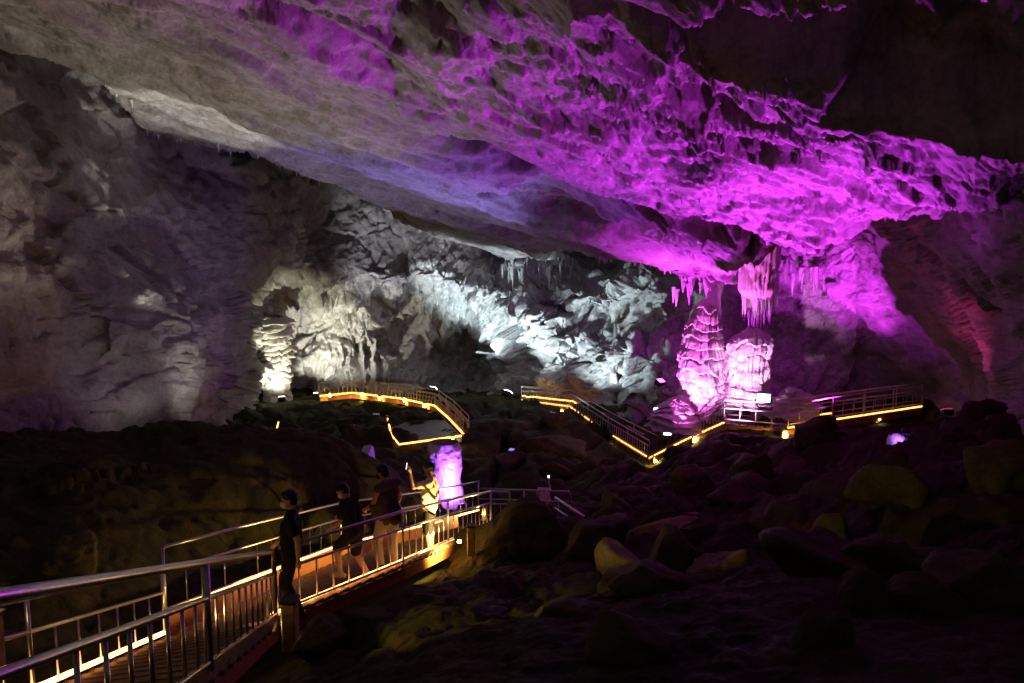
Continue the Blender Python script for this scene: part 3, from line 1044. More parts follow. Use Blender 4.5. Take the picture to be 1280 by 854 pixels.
def strip_beam(bm, pts, w, h):
    """a bar of w x h swept along points, its top at the points"""
    rings = []
    n = len(pts)
    for i, p in enumerate(pts):
        d = (pts[min(i + 1, n - 1)] - pts[max(i - 1, 0)])
        s = d.cross(UP).normalized() * (w / 2)
        rings.append([bm.verts.new(v) for v in (p - s, p + s, p + s - UP * h, p - s - UP * h)])
    for a, b in zip(rings, rings[1:]):
        for k in range(4):
            bm.faces.new((a[k], a[(k + 1) % 4], b[(k + 1) % 4], b[k]))
    bm.faces.new(rings[0][::-1])
    bm.faces.new(rings[-1])


def walkway(label, right, left, n, step=True, near=True, beam=.22, gap=.16, led=None, panel=0.0, ledr=.022, ledmat='led', thick=.045, leddz=.0, over=.10):
    base = right[0].copy()
    root = empty("walkway", base, label, "walkway", "cave walkways")
    L = lambda v: v - base
    stuff_bm = bmesh.new()
    for k in range(n):
        t0, t1 = k / n, (k + 1 - gap) / n
        a0, a1, c0, c1 = along(right, t0), along(right, t1), along(left, t0), along(left, t1)
        if step:
            for q0, q1 in ((a0, a1), (c0, c1)):
                q0.z = q1.z = (q0.z + q1.z) / 2
        e = (a0 - c0).normalized() * over
        a0, a1, c0, c1 = a0 + e, a1 + e, c0 - e * .3, c1 - e * .3
        bm = bmesh.new() if near else stuff_bm
        vs = [bm.verts.new(L(v)) for v in (a0, a1, c1, c0)] + [bm.verts.new(L(v - UP * thick)) for v in (a0, a1, c1, c0)]
        for f in ((0, 1, 2, 3), (7, 6, 5, 4), (0, 4, 5, 1), (1, 5, 6, 2), (2, 6, 7, 3), (3, 7, 4, 0)):
            bm.faces.new([vs[i] for i in f])
        if near:
            pl = link("plank", bm_mesh("plank", bm), M['plank'], root)
            bm = bmesh.new()
            for fr in (.22, .5, .78):
                m0, m1 = a0.lerp(a1, fr - .05), a0.lerp(a1, fr + .05)
                k0, k1 = c0.lerp(c1, fr - .05), c0.lerp(c1, fr + .05)
                v4 = [m0.lerp(k0, .1), m1.lerp(k1, .1), m1.lerp(k1, .9), m0.lerp(k0, .9)]
                bm.faces.new([bm.verts.new(L(v + UP * .004)) for v in v4])
            link("grip_strip", bm_mesh("grip_strip", bm), M['grip'], pl)
    if not near:
        o = link("planks", bm_mesh("planks", stuff_bm), M['plank'], root)
        o['kind'] = 'stuff'
    else:
        stuff_bm.free()
    for side in (right, left):
        bm = bmesh.new()
        strip_beam(bm, [L(v - UP * (thick + .03)) for v in resample(side, .6)], .07, beam)
        link("stringer", bm_mesh("stringer", bm), M['rust'], root)
    if panel:
        pts = resample(left, 1.1)
        for a, c in zip(pts, pts[1:]):
            bm = bmesh.new()
            c2 = a.lerp(c, .985)
            strip_beam(bm, [L(a + UP * panel), L(c2 + UP * panel)], .04, panel + .05)
            link("kick_panel", bm_mesh("kick_panel", bm), M['rust'], root)
    for line in led or []:
        bm = bmesh.new()
        add_tube(bm, [L(v) for v in line], ledr, 6)
        link("led_rope", bm_mesh("led_rope", bm), M[ledmat], root)
    return root


def lift(pts, dz):
    return [v + UP * dz for v in pts]


# ---------- near walkway, first flight
A0, A1 = P(0, 745, 2.4), P(342, 689, 8.3)
Rm = A0 + (A1 - A0) * -.22
Rpost = P(255, 711.5, 5.14)
Rpost = A0.lerp(A1, (Rpost.y - A0.y) / (A1.y - A0.y))
railing("near steel railing sweeping in from the left edge with a violet sheen", [Rm, A0.lerp(A1, .04), Rpost, A1], posts=[Rpost], r=.034, ends=(False, True), spacing=.33, group="steel railings of the near walkway", postr=.036)
Lm0, Lm1 = P(36, 790, 5.5), P(203, 741, 8.0)
Lt0, Lt1 = Lm0 + UP * .33, Lm1 + UP * .33
Ls = Lt0 + (Lt1 - Lt0) * -1.1
railing("steel railing on the far side of the first stair flight behind the near one", [Ls, Lt0, Lt1], r=.026, spacing=.36, group="steel railings of the near walkway")
Rd = lift([Rm, A1], -1.0)
Ld = lift([Ls, Lt1], -1.0)
walkway("timber stair flight with rust red beams coming in from the lower left", Rd, Ld, 24, True, led=[lift([Ls, Lt1], -.90)], ledr=.03)

# ---------- near walkway, second part down to the bend
B = P(503, 639, 10.6)
Cn = P(613, 614, 16.5)
A1b = A1 + (B - A1) * .035
railing("steel railing in front of the four visitors on the near walkway", [A1b + UP * .02, B, P(560, 625.5, 13.2), Cn], r=.027, posts=[B, P(560, 625.5, 13.2), Cn], group="steel railings of the near walkway", spacing=.34)
L0, L1, L2 = P(203, 684, 8.2), P(425, 629, 13.0), P(598, 602, 19.0)
railing("steel railing behind the four visitors ending at the violet glow", [L0, P(300, 659, 9.7), L1, P(540, 613, 16.3), L2], mid=.36, bot=.9, deck=1.4, r=.025, posts=[L0, L1, P(540, 613, 16.3), L2], group="steel railings of the near walkway", spacing=.42)
Rd2 = lift([A1, B, Cn], -.97)
Ld2 = [lift([L0], -1.30)[0], L1 - UP * 1.28, P(572, 607, 17.6) - UP * 1.28]
walkway("timber walkway with glowing edge where the visitors walk toward the bend", Rd2, Ld2, 34, True, panel=.40, led=[lift([L0, P(300, 659, 9.7), L1, P(540, 613, 16.3), L2], -.93), [v + Vector((-.07, .02, .03)) for v in Rd2]], ledr=.024)
L0s = lift([L0], -.93)[0]

# ---------- third part behind the wedge boulder
railing("steel railing behind the wedge boulder at the bend of the walkway", [P(600, 611, 20.5), P(655, 612.5, 20.3), P(713, 614.5, 20.0)], mid=.36, r=.028, near=True, ends=(False, True), group="steel railings of the near walkway", posts=[P(655, 612.5, 20.3)], spacing=.45)
railing("short steel railing with rounded end left of the wedge boulder", [Cn, P(638, 615, 17.2)], mid=.36, r=.027, ends=(False, True), posts=[Cn + Vector((.02, 0, 0))], group="steel railings of the near walkway", spacing=.4)
walkway("timber landing behind the wedge boulder at the bend", lift([Cn, P(640, 615, 17.2), P(713, 616, 17.6)], -1.08), lift([P(598, 611, 20.4), P(655, 612.5, 20.2), P(713, 614.5, 19.9)], -1.08), 12, False)
bm = bmesh.new()
add_tube(bm, [Vector((0, 0, 0)), P(736, 650, 16.6) - P(694, 622, 18.5)], .04, 8)
add_tube(bm, [Vector((0, 0, -.33)), P(736, 650, 16.6) - P(694, 622, 18.5) - UP * .33], .025, 8)
hr = link("stair_handrail", bm_mesh("stair_handrail", bm), M['steel'], None, P(694, 622, 18.5))
tag(hr, "sloping handrail with a violet sheen right of the wedge boulder", "handrail")


# ---------- warm post lights
def post_light(loc, label, size=1.0, power=60, post=True, hgt=.55, aim=None, group="warm post lights along the walkways", soft=.05, bulb_dir=(-.12, -.1, .1), cone=158):
    root = empty("post_light", loc, label, "lamp", group)
    bm = bmesh.new()
    add_box(bm, (.16 * size, .16 * size, hgt), (0, 0, hgt / 2), None, .012 * size)
    link("post", bm_mesh("post", bm), M['yellow'], root)
    bm = bmesh.new()
    add_box(bm, (.19 * size, .19 * size, .05 * size), (0, 0, hgt + .025 * size), None, .01 * size)
    link("cap", bm_mesh("cap", bm), M['darksteel'], root)
    bd = Vector(bulb_dir)
    bm = bmesh.new()
    add_box(bm, (.08 * size, .05 * size, .05 * size), bd * size, None, .015 * size)
    link("bulb", bm_mesh("bulb", bm), M['bulb'], root)
    ld = bpy.data.lights.new("lamp_light", 'SPOT')
    ld.energy = power
    ld.color = (1.0, .60, .16)
    ld.spot_size = R(cone)
    ld.spot_blend = .5
    ld.shadow_soft_size = soft
    lo = bpy.data.objects.new("lamp_light", ld)
    C.objects.link(lo)
    lo.parent = root
    lo.location = bd * size * 1.9 if aim is None else bd * size + Vector(aim).normalized() * .07
    lo.rotation_mode = 'QUATERNION'
    lo.rotation_quaternion = Vector(aim or (0, -.15, -1)).to_track_quat('-Z', 'Y')
    return root


post_light(P(364, 812, 7.75), "ochre post light at the stair foot in front of the masked visitor in black", 1.15, 85, hgt=.66, bulb_dir=(-.25, -.03, .26), aim=(-.8, .1, .12), cone=156)
post_light(P(589, 694, 12.1), "ochre post light at the bend beside the wedge boulder", 1.0, 520, hgt=.6, bulb_dir=(-.24, -.02, .30), aim=(-1, .35, .05), cone=140)
post_light(P(-12, 838, 4.9), "ochre post light cut by the left edge of the view", 1.0, 520, hgt=.45, bulb_dir=(.05, -.04, .62), aim=(6.5, 3.3, -1.3), cone=27)
post_light(P(605, 650, 18.5), "bright post light seen through the railing at the bend", .8, 260, hgt=.4, bulb_dir=(0, -.14, .3), aim=(-.5, -1, -.35), cone=140)

# ---------- middle walkway: from the white lamp down to the low point, then up past the stalagmites
Q = [P(652, 500, 48), P(712, 508, 45), P(760, 541, 40.5), P(812, 573, 35.5)]
back = [P(652, 498.5, 49.6), P(716, 505.5, 46.6), P(766, 536, 42), P(822, 566, 37)]
W2 = [Q[3], P(860, 549, 31.8), P(905, 529, 28.6)]
W2b = [back[3], P(866, 543, 33.2), P(908, 523, 30.1)]
W3 = [P(905, 529, 28.6), P(985, 536, 27.6), P(1040, 526, 28.5), P(1152, 509, 30)]
W3b = [P(908, 523, 30.1), P(985, 528, 29.4), P(1040, 520, 30.2), P(1158, 504, 31.6)]
walkway("stepped walkway with glowing edges running down from the white lamp", Q, back, 60, True, False, beam=.3, led=[lift(back, .25), lift(Q, -.02)], ledr=.05, ledmat='led_far')
walkway("short stair climbing to the stalagmites with a glowing edge", W2, W2b, 30, True, False, beam=.3, led=[lift(W2, .03)], ledr=.04, ledmat='led_far')
walkway("level platform walkway in front of the stalagmites reaching right", W3, W3b, 30, False, False, beam=.3, led=[lift(W3[1:3], .04), lift(W3b[1:3], .15), lift(W3[2:], .04)], ledr=.035, ledmat='led_far')
g2 = "railings of the far walkways"
railing("front railing of the stepped walkway below the white crag", lift(resample(Q, 2.2), 1.05), near=False, r=.038, spacing=.3, mat='farsteel', group=g2)
railing("back railing of the stepped walkway below the white crag", lift(resample(back, 2.2), 1.05), near=False, r=.038, spacing=.3, mat='farsteel', group=g2)
railing("front railing of the stair climbing to the stalagmites", lift(resample(W2, 2.2), 1.1), near=False, r=.038, spacing=.3, mat='darksteel', group=g2)  # dark material paints in the rail's silhouette against the pink light
railing("back railing of the stair climbing to the stalagmites", lift(resample(W2b, 2.2), 1.1), near=False, r=.038, spacing=.3, mat='darksteel', group=g2)
railing("front railing of the platform by the stalagmites", lift(resample(W3, 1.9), 1.12), mid=.4, near=False, r=.038, spacing=.62, mat='farsteel', group=g2)
railing("back railing of the platform by the stalagmites", lift(resample(W3b, 1.9), 1.12), mid=.4, near=False, r=.038, spacing=.62, mat='farsteel', group=g2)

# ---------- far path and the platform with glowing edges
F1 = [P(400, 496, 47.5), P(440, 492, 48), P(500, 499, 46.5), P(543, 508, 44), P(560, 523, 40), P(579, 543, 36)]
F1b = [P(398, 493, 49.5), P(440, 489.5, 50), P(503, 496, 48.3), P(549, 504, 45.5), P(568, 519, 41), P(586, 539, 37)]
walkway("far curving path with an amber glowing edge above the platform", F1, F1b, 60, False, False, beam=.3, led=[lift(F1, .05)], ledr=.065, ledmat='led_far')
railing("front railing of the far curving path", lift(resample(F1, 2.2), .95), near=False, r=.03, spacing=.35, mat='farsteel', group=g2)
railing("back railing of the far curving path", lift(resample(F1b, 2.2), .95), near=False, r=.03, spacing=.35, mat='farsteel', group=g2)
pf = [P(484, 521, 41.5), P(545, 514, 42.5), P(577, 546, 34.5), P(499, 557, 33.2)]
zf = sum(v.z for v in pf) / 4
plat = empty("viewing_platform", pf[3], "dark flat viewing platform outlined by an amber glowing rope", "platform")
bm = bmesh.new()
tv = [bm.verts.new(v - pf[3]) for v in pf]
bv = [bm.verts.new(v - pf[3] - UP * .3) for v in pf]
bm.faces.new(tv)
bm.faces.new(bv[::-1])
for q in range(4):
    bm.faces.new((tv[q], bv[q], bv[(q + 1) % 4], tv[(q + 1) % 4]))
bmesh.ops.recalc_face_normals(bm, faces=bm.faces)
M['slab'] = plain_mat("wet_grey_slab", (.20, .19, .18), .35, 3, .4)
link("deck", bm_mesh("deck", bm), M['slab'], plat)
bm = bmesh.new()
add_tube(bm, [v - pf[3] + UP * .06 for v in (pf[0], P(489, 545, 35), pf[3], pf[2])], .05, 6)
link("led_rope", bm_mesh("led_rope", bm), M['led_far'], plat)

for (x, y, d, pw, lb) in [(413, 494, 47.3, 30, "warm post light at the left start of the far path"), (453, 493, 47.6, 40, "warm post light at the crest of the far path"),
                          (506, 500, 46, 40, "warm post light on the far path above the platform"), (531, 507, 44.4, 30, "warm post light where the far path turns down"),
                          (475, 498, 47, 15, "small warm post light below the crest of the far path"),
                          (492, 527, 40, 60, "warm post light on the left corner of the platform"), (543, 521, 41, 60, "warm post light on the right corner of the platform"),
                          (566, 549, 34.3, 12, "small pale post light at the front edge of the platform"),
                          (702, 514, 45, 25, "warm post light at the first bend of the stepped walkway"), (730, 532, 42.6, 40, "warm post light on the upper steps of the stepped walkway"),
                          (764, 557, 39, 40, "warm post light halfway down the stepped walkway"), (819, 575, 35, 50, "warm post light at the low point of the stepped walkway"),
                          (868, 549, 31, 60, "warm post light under the stair to the stalagmites"), (980, 543, 27.3, 25, "warm post light under the platform by the stalagmites"),
                          (1030, 530, 29, 18, "warm post light on the platform right of the stalagmites"), (660, 498, 48.5, 50, "warm post light beside the white lamp"),
                          (1095, 524, 29.5, 2, "faint warm post light near the right end of the walkway")]:
    post_light(P(x, y, d) - UP * .15, lb, 1.5, pw * 11.0, hgt=.35, bulb_dir=(0, -.16, .12), soft=.12, aim=(0, .7, -.22), cone=150)
# a glimpse of another stair on the far left
bm = bmesh.new()
v0 = P(340, 552, 27)
add_tube(bm, [Vector((0, 0, 0)), P(345, 541, 29) - v0, P(348, 528, 31) - v0], .035, 6)
o = link("led_rope", bm_mesh("led_rope", bm), M['led_far'], None, v0)
o.name = "rope_light"
tag(o, "short orange rope light climbing behind the dark left mound", "rope light")


# ================================================================== VISITORS
def vox(name, shapes, voxel, mat, parent, smooth=4, cut=None):
    """one closed skin grown round a set of tapered limbs and ellipsoids"""
    bm = bmesh.new()
    for sh in shapes:
        if sh[0] == 'c':
            p1, p2, r1, r2 = Vector(sh[1]), Vector(sh[2]), sh[3], sh[4]
            d = (p2 - p1)
            L = max(d.length, 1e-4)
            rot = d.to_track_quat('Z', 'Y').to_matrix()
            rings = []
            for k in range(5):
                a = -math.pi / 2 + k / 4 * math.pi / 2
                rings.append((r1 * math.sin(a), r1 * math.cos(a)))
            for k in range(5):
                a = k / 4 * math.pi / 2
                rings.append((L + r2 * math.sin(a), r2 * math.cos(a)))
            sg = 14
            vr = [[bm.verts.new(p1 + rot @ Vector((max(rr, 1e-4) * math.cos(2 * math.pi * j / sg), max(rr, 1e-4) * math.sin(2 * math.pi * j / sg), z))) for j in range(sg)] for z, rr in rings]
            for a, b in zip(vr, vr[1:]):
                for j in range(sg):
                    bm.faces.new((a[j], a[(j + 1) % sg], b[(j + 1) % sg], b[j]))
            bm.faces.new(vr[0][::-1])
            bm.faces.new(vr[-1])
        else:
            g = bmesh.ops.create_uvsphere(bm, u_segments=18, v_segments=12, radius=1)
            vs = g['verts']
            bmesh.ops.scale(bm, vec=Vector(sh[2]), verts=vs)
            if len(sh) > 3 and sh[3] is not None:
                bmesh.ops.rotate(bm, cent=(0, 0, 0), matrix=sh[3], verts=vs)
            bmesh.ops.translate(bm, vec=Vector(sh[1]), verts=vs)
    me = bm_mesh(name, bm)
    o = bpy.data.objects.new(name, me)
    C.objects.link(o)
    rm = o.modifiers.new("skin", 'REMESH')
    rm.mode = 'VOXEL'
    rm.voxel_size = voxel
    sm = o.modifiers.new("soft", 'SMOOTH')
    sm.iterations = smooth
    sm.factor = .5
    dg = bpy.context.evaluated_depsgraph_get()
    me2 = bpy.data.meshes.new_from_object(o.evaluated_get(dg))
    o.modifiers.clear()
    o.data = me2
    bpy.data.meshes.remove(me)
    me2.name = name
    if cut:
        bm = bmesh.new()
        bm.from_mesh(me2)
        for co, no in cut:
            geom = bm.verts[:] + bm.edges[:] + bm.faces[:]
            bmesh.ops.bisect_plane(bm, geom=geom, plane_co=Vector(co), plane_no=Vector(no), clear_outer=True)
        bm.to_mesh(me2)
        bm.free()
    me2.materials.clear()
    me2.materials.append(mat)
    for p in me2.polygons:
        p.use_smooth = True
    o.parent = parent
    return o


def hand(w, d, nrm, side, curl=.5, sc_=1.0):
    """palm, four fingers of different length and a thumb; w wrist, d along the hand, nrm out of the palm"""
    d = Vector(d).normalized()
    nrm = (Vector(nrm) - d * Vector(nrm).dot(d)).normalized()
    s = d.cross(nrm).normalized() * side
    w = Vector(w)
    out = [('c', w, w + d * .05 * sc_, .024 * sc_, .028 * sc_), ('c', w + d * .03 * sc_ + s * .022, w + d * .085 * sc_ + s * .026, .016, .014), ('c', w + d * .03 * sc_ - s * .02, w + d * .08 * sc_ - s * .026, .016, .013),
           ('c', w + d * .05 * sc_, w + d * .088 * sc_, .018, .015)]
    for k, (off, ln) in enumerate(((.032, .072), (.011, .080), (-.011, .074), (-.031, .058))):
        b0 = w + d * .085 * sc_ + s * off
        m = b0 + (d * math.cos(curl * .8) + nrm * math.sin(curl * .8)) * ln * .5
        e = m + (d * math.cos(curl * 1.9) + nrm * math.sin(curl * 1.9)) * ln * .5
        out += [('c', b0, m, .0105, .0095), ('c', m, e, .0095, .008)]
    t0 = w + d * .03 * sc_ + s * .026
    t1 = t0 + (d * .5 + s * .75 + nrm * .35).normalized() * .04
    t2 = t1 + (d * .85 + s * .1 + nrm * .5).normalized() * .032
    out += [('c', t0, t1, .014, .0115), ('c', t1, t2, .0115, .009)]
    return out


SKIN = plain_mat("skin", (.50, .30, .20), .55, 25, .12)
M['hair'] = plain_mat("black_hair", (.012, .010, .009), .5, 90, .5)
M['blackcloth'] = plain_mat("black_cotton", (.006, .006, .007), .85, 50, .4)
M['darkcloth'] = plain_mat("charcoal_cloth", (.035, .033, .035), .85, 50, .4)
M['cream'] = plain_mat("off_white_cotton", (.70, .64, .44), .85, 35, .12)
M['beige'] = plain_mat("beige_cotton", (.48, .42, .32), .85, 35, .2)
M['brown'] = plain_mat("brown_canvas", (.10, .065, .04), .85, 35, .3)
M['whitemask'] = plain_mat("white_face_mask", (.80, .80, .80), .8, 60, .08)
M['blackmask'] = plain_mat("black_face_mask", (.015, .015, .017), .8, 60, .2)
M['shoe'] = plain_mat("pale_shoe", (.42, .36, .30), .6, 40, .2)
M['darkshoe'] = plain_mat("dark_shoe", (.03, .03, .03), .6, 40, .2)


def person(label, loc, rz, H, J, shirt, legs, mask, shoes, sleeve=.55, legcut=1.0, hairlong=False, head_dir=(0, 1, 0), curl=(.5, .5), group="visitors on the walkway", bare=False):
    """J: joints for a 1.72 m figure facing +y with the feet at z = 0"""
    root = empty("person", loc, label, "person", group, rz)
    k = H / 1.72
    j = {n: Vector(v) * k for n, v in J.items()}
    hd = Vector(head_dir).normalized()
    hr = hd.to_track_quat('Y', 'Z').to_matrix()
    hc = j['head']
    up = j['neck'] - j['pelvis']
    up.normalize()
    sx = (j['shr'] - j['shl']).normalized()

    def hp(x, y, z):
        return hc + hr @ Vector((x * k, y * k, z * k))
    B_ = []
    # torso
    for e in (-1, 1):
        B_ += [('c', j['pelvis'] + sx * e * .07 * k, j['chest'] + sx * e * .085 * k - up * .10 * k, .105 * k, .10 * k), ('c', j['chest'] + sx * e * .085 * k - up * .10 * k, j['chest'] + sx * e * .09 * k + up * .04 * k, .10 * k, .09 * k)]
    B_ += [('c', j['shl'], j['shr'], .058 * k, .058 * k), ('c', j['chest'], j['neck'], .09 * k, .055 * k), ('c', j['neck'], hp(0, -.015, -.06), .052 * k, .050 * k)]
    # head with a face
    B_ += [('e', hp(0, -.005, .02), (.074 * k, .094 * k, .10 * k), hr), ('e', hp(0, .022, -.055), (.056 * k, .064 * k, .06 * k), hr), ('e', hp(0, .06, -.095), (.026 * k, .022 * k, .02 * k), hr),
           ('c', hp(0, .088, .005), hp(0, .108, -.03), .009 * k, .014 * k), ('c', hp(-.035, .082, .022), hp(.035, .082, .022), .012 * k, .012 * k),
           ('c', hp(-.018, .090, -.062), hp(.018, .090, -.062), .008 * k, .008 * k), ('e', hp(-.076, -.005, -.01), (.012 * k, .02 * k, .032 * k), hr), ('e', hp(.076, -.005, -.01), (.012 * k, .02 * k, .032 * k), hr)]
    for s_, n in ((-1, 'l'), (1, 'r')):
        B_ += [('c', j['sh' + n], j['el' + n], .050 * k, .040 * k), ('c', j['el' + n], j['el' + n].lerp(j['wr' + n], .3), .040 * k, .041 * k), ('c', j['el' + n].lerp(j['wr' + n], .3), j['wr' + n], .041 * k, .026 * k)]
        hdv = J.get('hd' + n)
        dv = Vector(hdv) if hdv else (j['wr' + n] - j['el' + n])
        pn = Vector(J.get('pn' + n, (-s_, 0, 0)))
        B_ += hand(j['wr' + n], dv, pn, s_ if J.get('flip' + n) else -s_, curl[0 if n == 'l' else 1], k)
        B_ += [('c', j['hi' + n], j['kn' + n], .088 * k, .056 * k), ('c', j['kn' + n], j['kn' + n].lerp(j['an' + n], .3), .054 * k, .056 * k), ('c', j['kn' + n].lerp(j['an' + n], .3), j['an' + n], .056 * k, .036 * k), ('c', j['an' + n], j['to' + n], .036 * k, .028 * k)]
    vox("body", B_, .011, SKIN, root)
    # eyes
    for e in (-1, 1):
        bm = bmesh.new()
        bmesh.ops.create_uvsphere(bm, u_segments=10, v_segments=8, radius=.012 * k)
        eo = link("eye", bm_mesh("eye", bm, True), M['blackmask'], root, hp(e * .032, .082, .008))
    # hair: a cap over the skull
    hb = [('e', hp(0, -.018, .045), (.086 * k, .100 * k, .092 * k), hr), ('e', hp(0, -.05, -.005), (.078 * k, .068 * k, .085 * k), hr), ('e', hp(0, .045, .085), (.062 * k, .045 * k, .034 * k), hr)]
    if hairlong:
        hb += [('e', hp(0, -.07, -.09), (.085 * k, .05 * k, .13 * k), hr), ('e', hp(.06, -.02, -.07), (.03 * k, .05 * k, .11 * k), hr), ('e', hp(-.06, -.02, -.07), (.03 * k, .05 * k, .11 * k), hr)]
    vox("hair", hb, .012, M['hair'], root, 2)
    # face mask: a shell over nose and mouth
    if mask:
        vox("face_mask", [('e', hp(0, .058, -.055), (.062 * k, .060 * k, .052 * k), hr), ('e', hp(0, .08, -.035), (.034 * k, .040 * k, .03 * k), hr)], .009, M[mask], root, 3)
    # shirt
    S_ = []
    for e in (-1, 1):
        S_ += [('c', j['pelvis'] + sx * e * .075 * k - up * .02 * k, j['chest'] + sx * e * .09 * k, .128 * k, .118 * k)]
        for q in range(3):
            a = random.uniform(-.1, .1)
            S_ += [('c', j['pelvis'] + sx * (e * .1 + a) * k + up * (.08 + .1 * q) * k + Vector((0, .06 * k, 0)), j['pelvis'] + sx * (e * .04 + a) * k + up * (.16 + .1 * q) * k + Vector((0, .075 * k, 0)), .075 * k, .06 * k)]
    S_ += [('c', j['shl'], j['shr'], .074 * k, .074 * k), ('c', j['chest'], j['neck'] - up * .02 * k, .11 * k, .066 * k)]
    if not bare:
        for n in 'lr':
            e_ = j['sh' + n].lerp(j['el' + n], min(sleeve, 1) if sleeve <= 1 else 1)
            S_ += [('c', j['sh' + n], e_, .070 * k, .066 * k)]
            if sleeve > 1:
                S_ += [('c', j['el' + n], j['wr' + n], .060 * k, .042 * k)]
    vox("shirt", S_, .013, M[shirt], root, 3)
    # trousers or shorts
    T_ = [('c', j['hil'], j['hir'], .115 * k, .115 * k), ('c', j['pelvis'], j['pelvis'] + up * .06 * k, .125 * k, .12 * k)]
    for n in 'lr':
        if legcut >= 1:
            T_ += [('c', j['hi' + n], j['kn' + n], .108 * k, .080 * k), ('c', j['kn' + n], j['an' + n] + (j['kn' + n] - j['an' + n]) * .08, .080 * k, .062 * k)]
        else:
            T_ += [('c', j['hi' + n], j['hi' + n].lerp(j['kn' + n], legcut / .5 if legcut < .5 else 1.0), .112 * k, .094 * k)]
    vox("trousers" if legcut >= 1 else "shorts", T_, .014, M[legs], root, 3)
    for n in 'lr':
        d = (j['to' + n] - j['an' + n])
        d.z = 0 if abs(d.z) < .12 else d.z
        vox("shoe", [('c', j['an' + n] + Vector((0, 0, -.035 * k)) - d * .35, j['to' + n] - Vector((0, 0, 0)), .045 * k, .040 * k), ('c', j['an' + n] + Vector((0, 0, -.01)), j['an' + n] - Vector((0, 0, .03 * k)), .05 * k, .05 * k)], .012, M[shoes], root, 2)
    return root


STAND = dict(pelvis=(0, 0, .93), chest=(0, .0, 1.26), neck=(0, -.015, 1.46), head=(0, .015, 1.60), shl=(-.175, -.01, 1.40), shr=(.175, -.01, 1.40),
             ell=(-.23, -.03, 1.12), elr=(.23, -.03, 1.12), wrl=(-.235, .05, .88), wrr=(.235, .05, .88), hil=(-.09, 0, .90), hir=(.09, 0, .90),
             knl=(-.10, .03, .49), knr=(.10, .03, .49), anl=(-.10, -.02, .09), anr=(.10, -.02, .09), tol=(-.12, .13, .04), tor=(.12, .13, .04))


def deck_z(x, y):
    """height of the second walkway part under a visitor"""
    best = None
    for k in range(200):
        t = k / 199
        a, b = along(Rd2, t), along(Ld2, t)
        ab = (b - a)
        u = max(0, min(1, ((x - a.x) * ab.x + (y - a.y) * ab.y) / (ab.x ** 2 + ab.y ** 2)))
        q = a.lerp(b, u)
        d = (q.x - x) ** 2 + (q.y - y) ** 2
        if best is None or d < best[0]:
            best = (d, (a.z + b.z) / 2)
    return best[1]


def stand_at(px, d, dz=0.0):
    x = float(ray(px, 600)[0]) * d
    return Vector((x, d, deck_z(x, d) + dz))


# masked visitor in black at the stair foot, looking left
J = dict(STAND)
J.update(ell=(-.24, -.12, 1.13), wrl=(-.25, -.12, .90), elr=(.22, .05, 1.13), wrr=(.2, .2, .98), knl=(-.09, .08, .49), anl=(-.09, -.10, .10), tol=(-.09, .06, .03), knr=(.1, .12, .5), anr=(.1, .14, .09), tor=(.1, .3, .04))
def fit(px, d, head):
    p = stand_at(px, d)
    h_ = P(px, head, d).z - p.z
    world['h%d' % px] = h_
    return p, h_


p1, h1 = fit(362, 8.6, 613)
person("visitor in black with a white face mask at the stair foot looking left", p1, R(100), h1, J, 'blackcloth', 'blackcloth', 'whitemask', 'darkshoe', sleeve=.6, head_dir=(-.15, 1, -.12))
# second visitor: black shirt and shorts, stepping up, head bowed
J = dict(STAND)
J.update(chest=(0, .06, 1.25), neck=(0, .10, 1.44), head=(0, .19, 1.56), shl=(-.175, .08, 1.39), shr=(.175, .08, 1.39), ell=(-.23, .12, 1.11), wrl=(-.2, .30, 1.0), elr=(.22, .10, 1.11), wrr=(.2, .32, 1.05),
         knl=(-.1, .26, .62), anl=(-.10, .20, .22), tol=(-.11, .35, .18), knr=(.1, .03, .49), anr=(.10, -.20, .12), tor=(.1, -.06, .04))
p2, h2_ = fit(441, 10.2, 580)
person("visitor in black shirt and shorts with bowed head and white mask stepping up", p2, R(75), min(h2_, 1.84), J, 'blackcloth', 'blackcloth', 'whitemask', 'shoe', sleeve=.6, legcut=.45, head_dir=(-.1, 1, -.75))
# third: brown vest, pale arm, beige shorts, seen from behind
J = dict(STAND)
J.update(chest=(0, .03, 1.25), neck=(0, .05, 1.45), head=(0, .11, 1.58), elr=(.25, .02, 1.12), wrr=(.24, .16, .93), ell=(-.22, .08, 1.12), wrl=(-.2, .27, 1.02), knl=(-.1, .14, .52), anl=(-.1, .06, .12), tol=(-.11, .21, .05))
p3, h3 = fit(484, 11.0, 583)
person3 = person("visitor with brown vest and beige trousers carrying a backpack behind the bowed one", p3, R(52), h3 + .03, J, 'brown', 'beige', 'blackmask', 'shoe', bare=True, head_dir=(-.35, 1, -.25))
vox("backpack", [('e', Vector((0, -.20, 1.20)), (.15, .09, .21), None), ('e', Vector((0, -.25, 1.12)), (.12, .07, .12), None), ('c', (-.11, -.13, 1.36), (-.12, .08, 1.30), .022, .022), ('c', (.11, -.13, 1.36), (.12, .08, 1.30), .022, .022)], .012, M['darkcloth'], person3, 2)
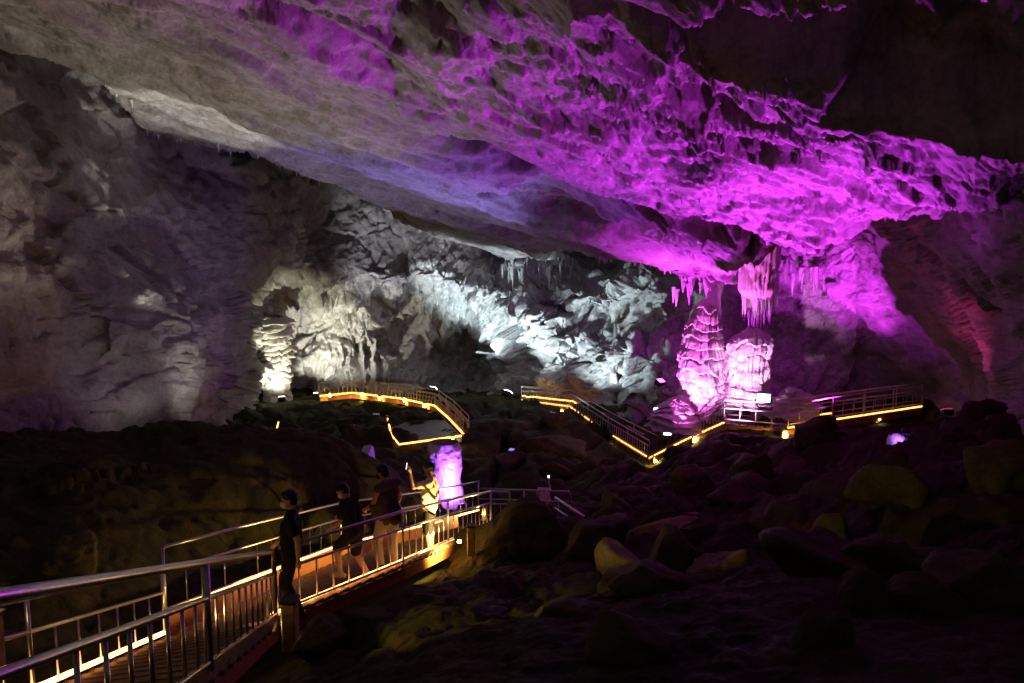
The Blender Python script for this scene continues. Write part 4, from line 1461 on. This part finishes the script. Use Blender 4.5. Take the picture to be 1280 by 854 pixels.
# fourth: off-white shirt, black shorts, holding up a phone
J = dict(STAND)
J.update(ell=(-.18, .24, 1.33), wrl=(-.17, .30, 1.58), hdl=(0, .15, 1), pnl=(0, 1, 0), elr=(.24, -.10, 1.13), wrr=(.23, -.06, .89), knl=(-.1, .03, .49), head=(0, .02, 1.60))
p4, h4 = fit(537, 12.7, 578)
pr4 = person("visitor in off white shirt and black shorts raising a phone beside the violet glow", p4, R(88), h4, J, 'cream', 'blackcloth', 'blackmask', 'darkshoe', sleeve=.62, legcut=.44, head_dir=(.15, 1, .06), curl=(.9, .5))
M['screen'] = emit_mat("lit_phone_screen", (.8, .85, 1.0), 2.5)


def phone(loc, rot, label, bright=True):
    root = empty("smartphone", loc, label, "phone")
    bm = bmesh.new()
    add_box(bm, (.075, .009, .15), (0, 0, 0), rot, .004)
    link("case", bm_mesh("case", bm), M['housing'], root)
    bm = bmesh.new()
    add_box(bm, (.066, .001, .136), rot @ Vector((0, -.0055, 0)), rot)
    link("screen", bm_mesh("screen", bm), M['screen'] if bright else M['grip'], root)
    return root


mw = Matrix.Translation(p4) @ Matrix.Rotation(R(88), 4, 'Z')
kk = h4 / 1.72
phone(mw @ (Vector((-.17, .37, 1.70)) * kk), Matrix.Rotation(R(88), 3, 'Z') @ Matrix.Rotation(R(8), 3, 'X'), "smartphone held up by the visitor in the off white shirt")
# fifth: on the lower stair behind the wedge boulder, only an arm with a bright phone shows
J = dict(STAND)
J.update(elr=(.20, .20, 1.36), wrr=(.14, .26, 1.62), hdr=(-.1, .1, 1), pnr=(0, 1, 0))
p5 = P(680, 605, 20.9) - UP * 1.60
person("visitor in a pale shirt behind the wedge boulder lifting a lit phone", p5, R(-8), 1.72, J, 'cream', 'blackcloth', None, 'darkshoe', sleeve=.5, head_dir=(.1, 1, .05), curl=(.5, .9))
mw = Matrix.Translation(p5) @ Matrix.Rotation(R(-8), 4, 'Z')
phone(mw @ Vector((.135, .33, 1.75)), Matrix.Rotation(R(-8), 3, 'Z') @ Matrix.Rotation(R(8), 3, 'X'), "brightly lit smartphone held up behind the wedge boulder")
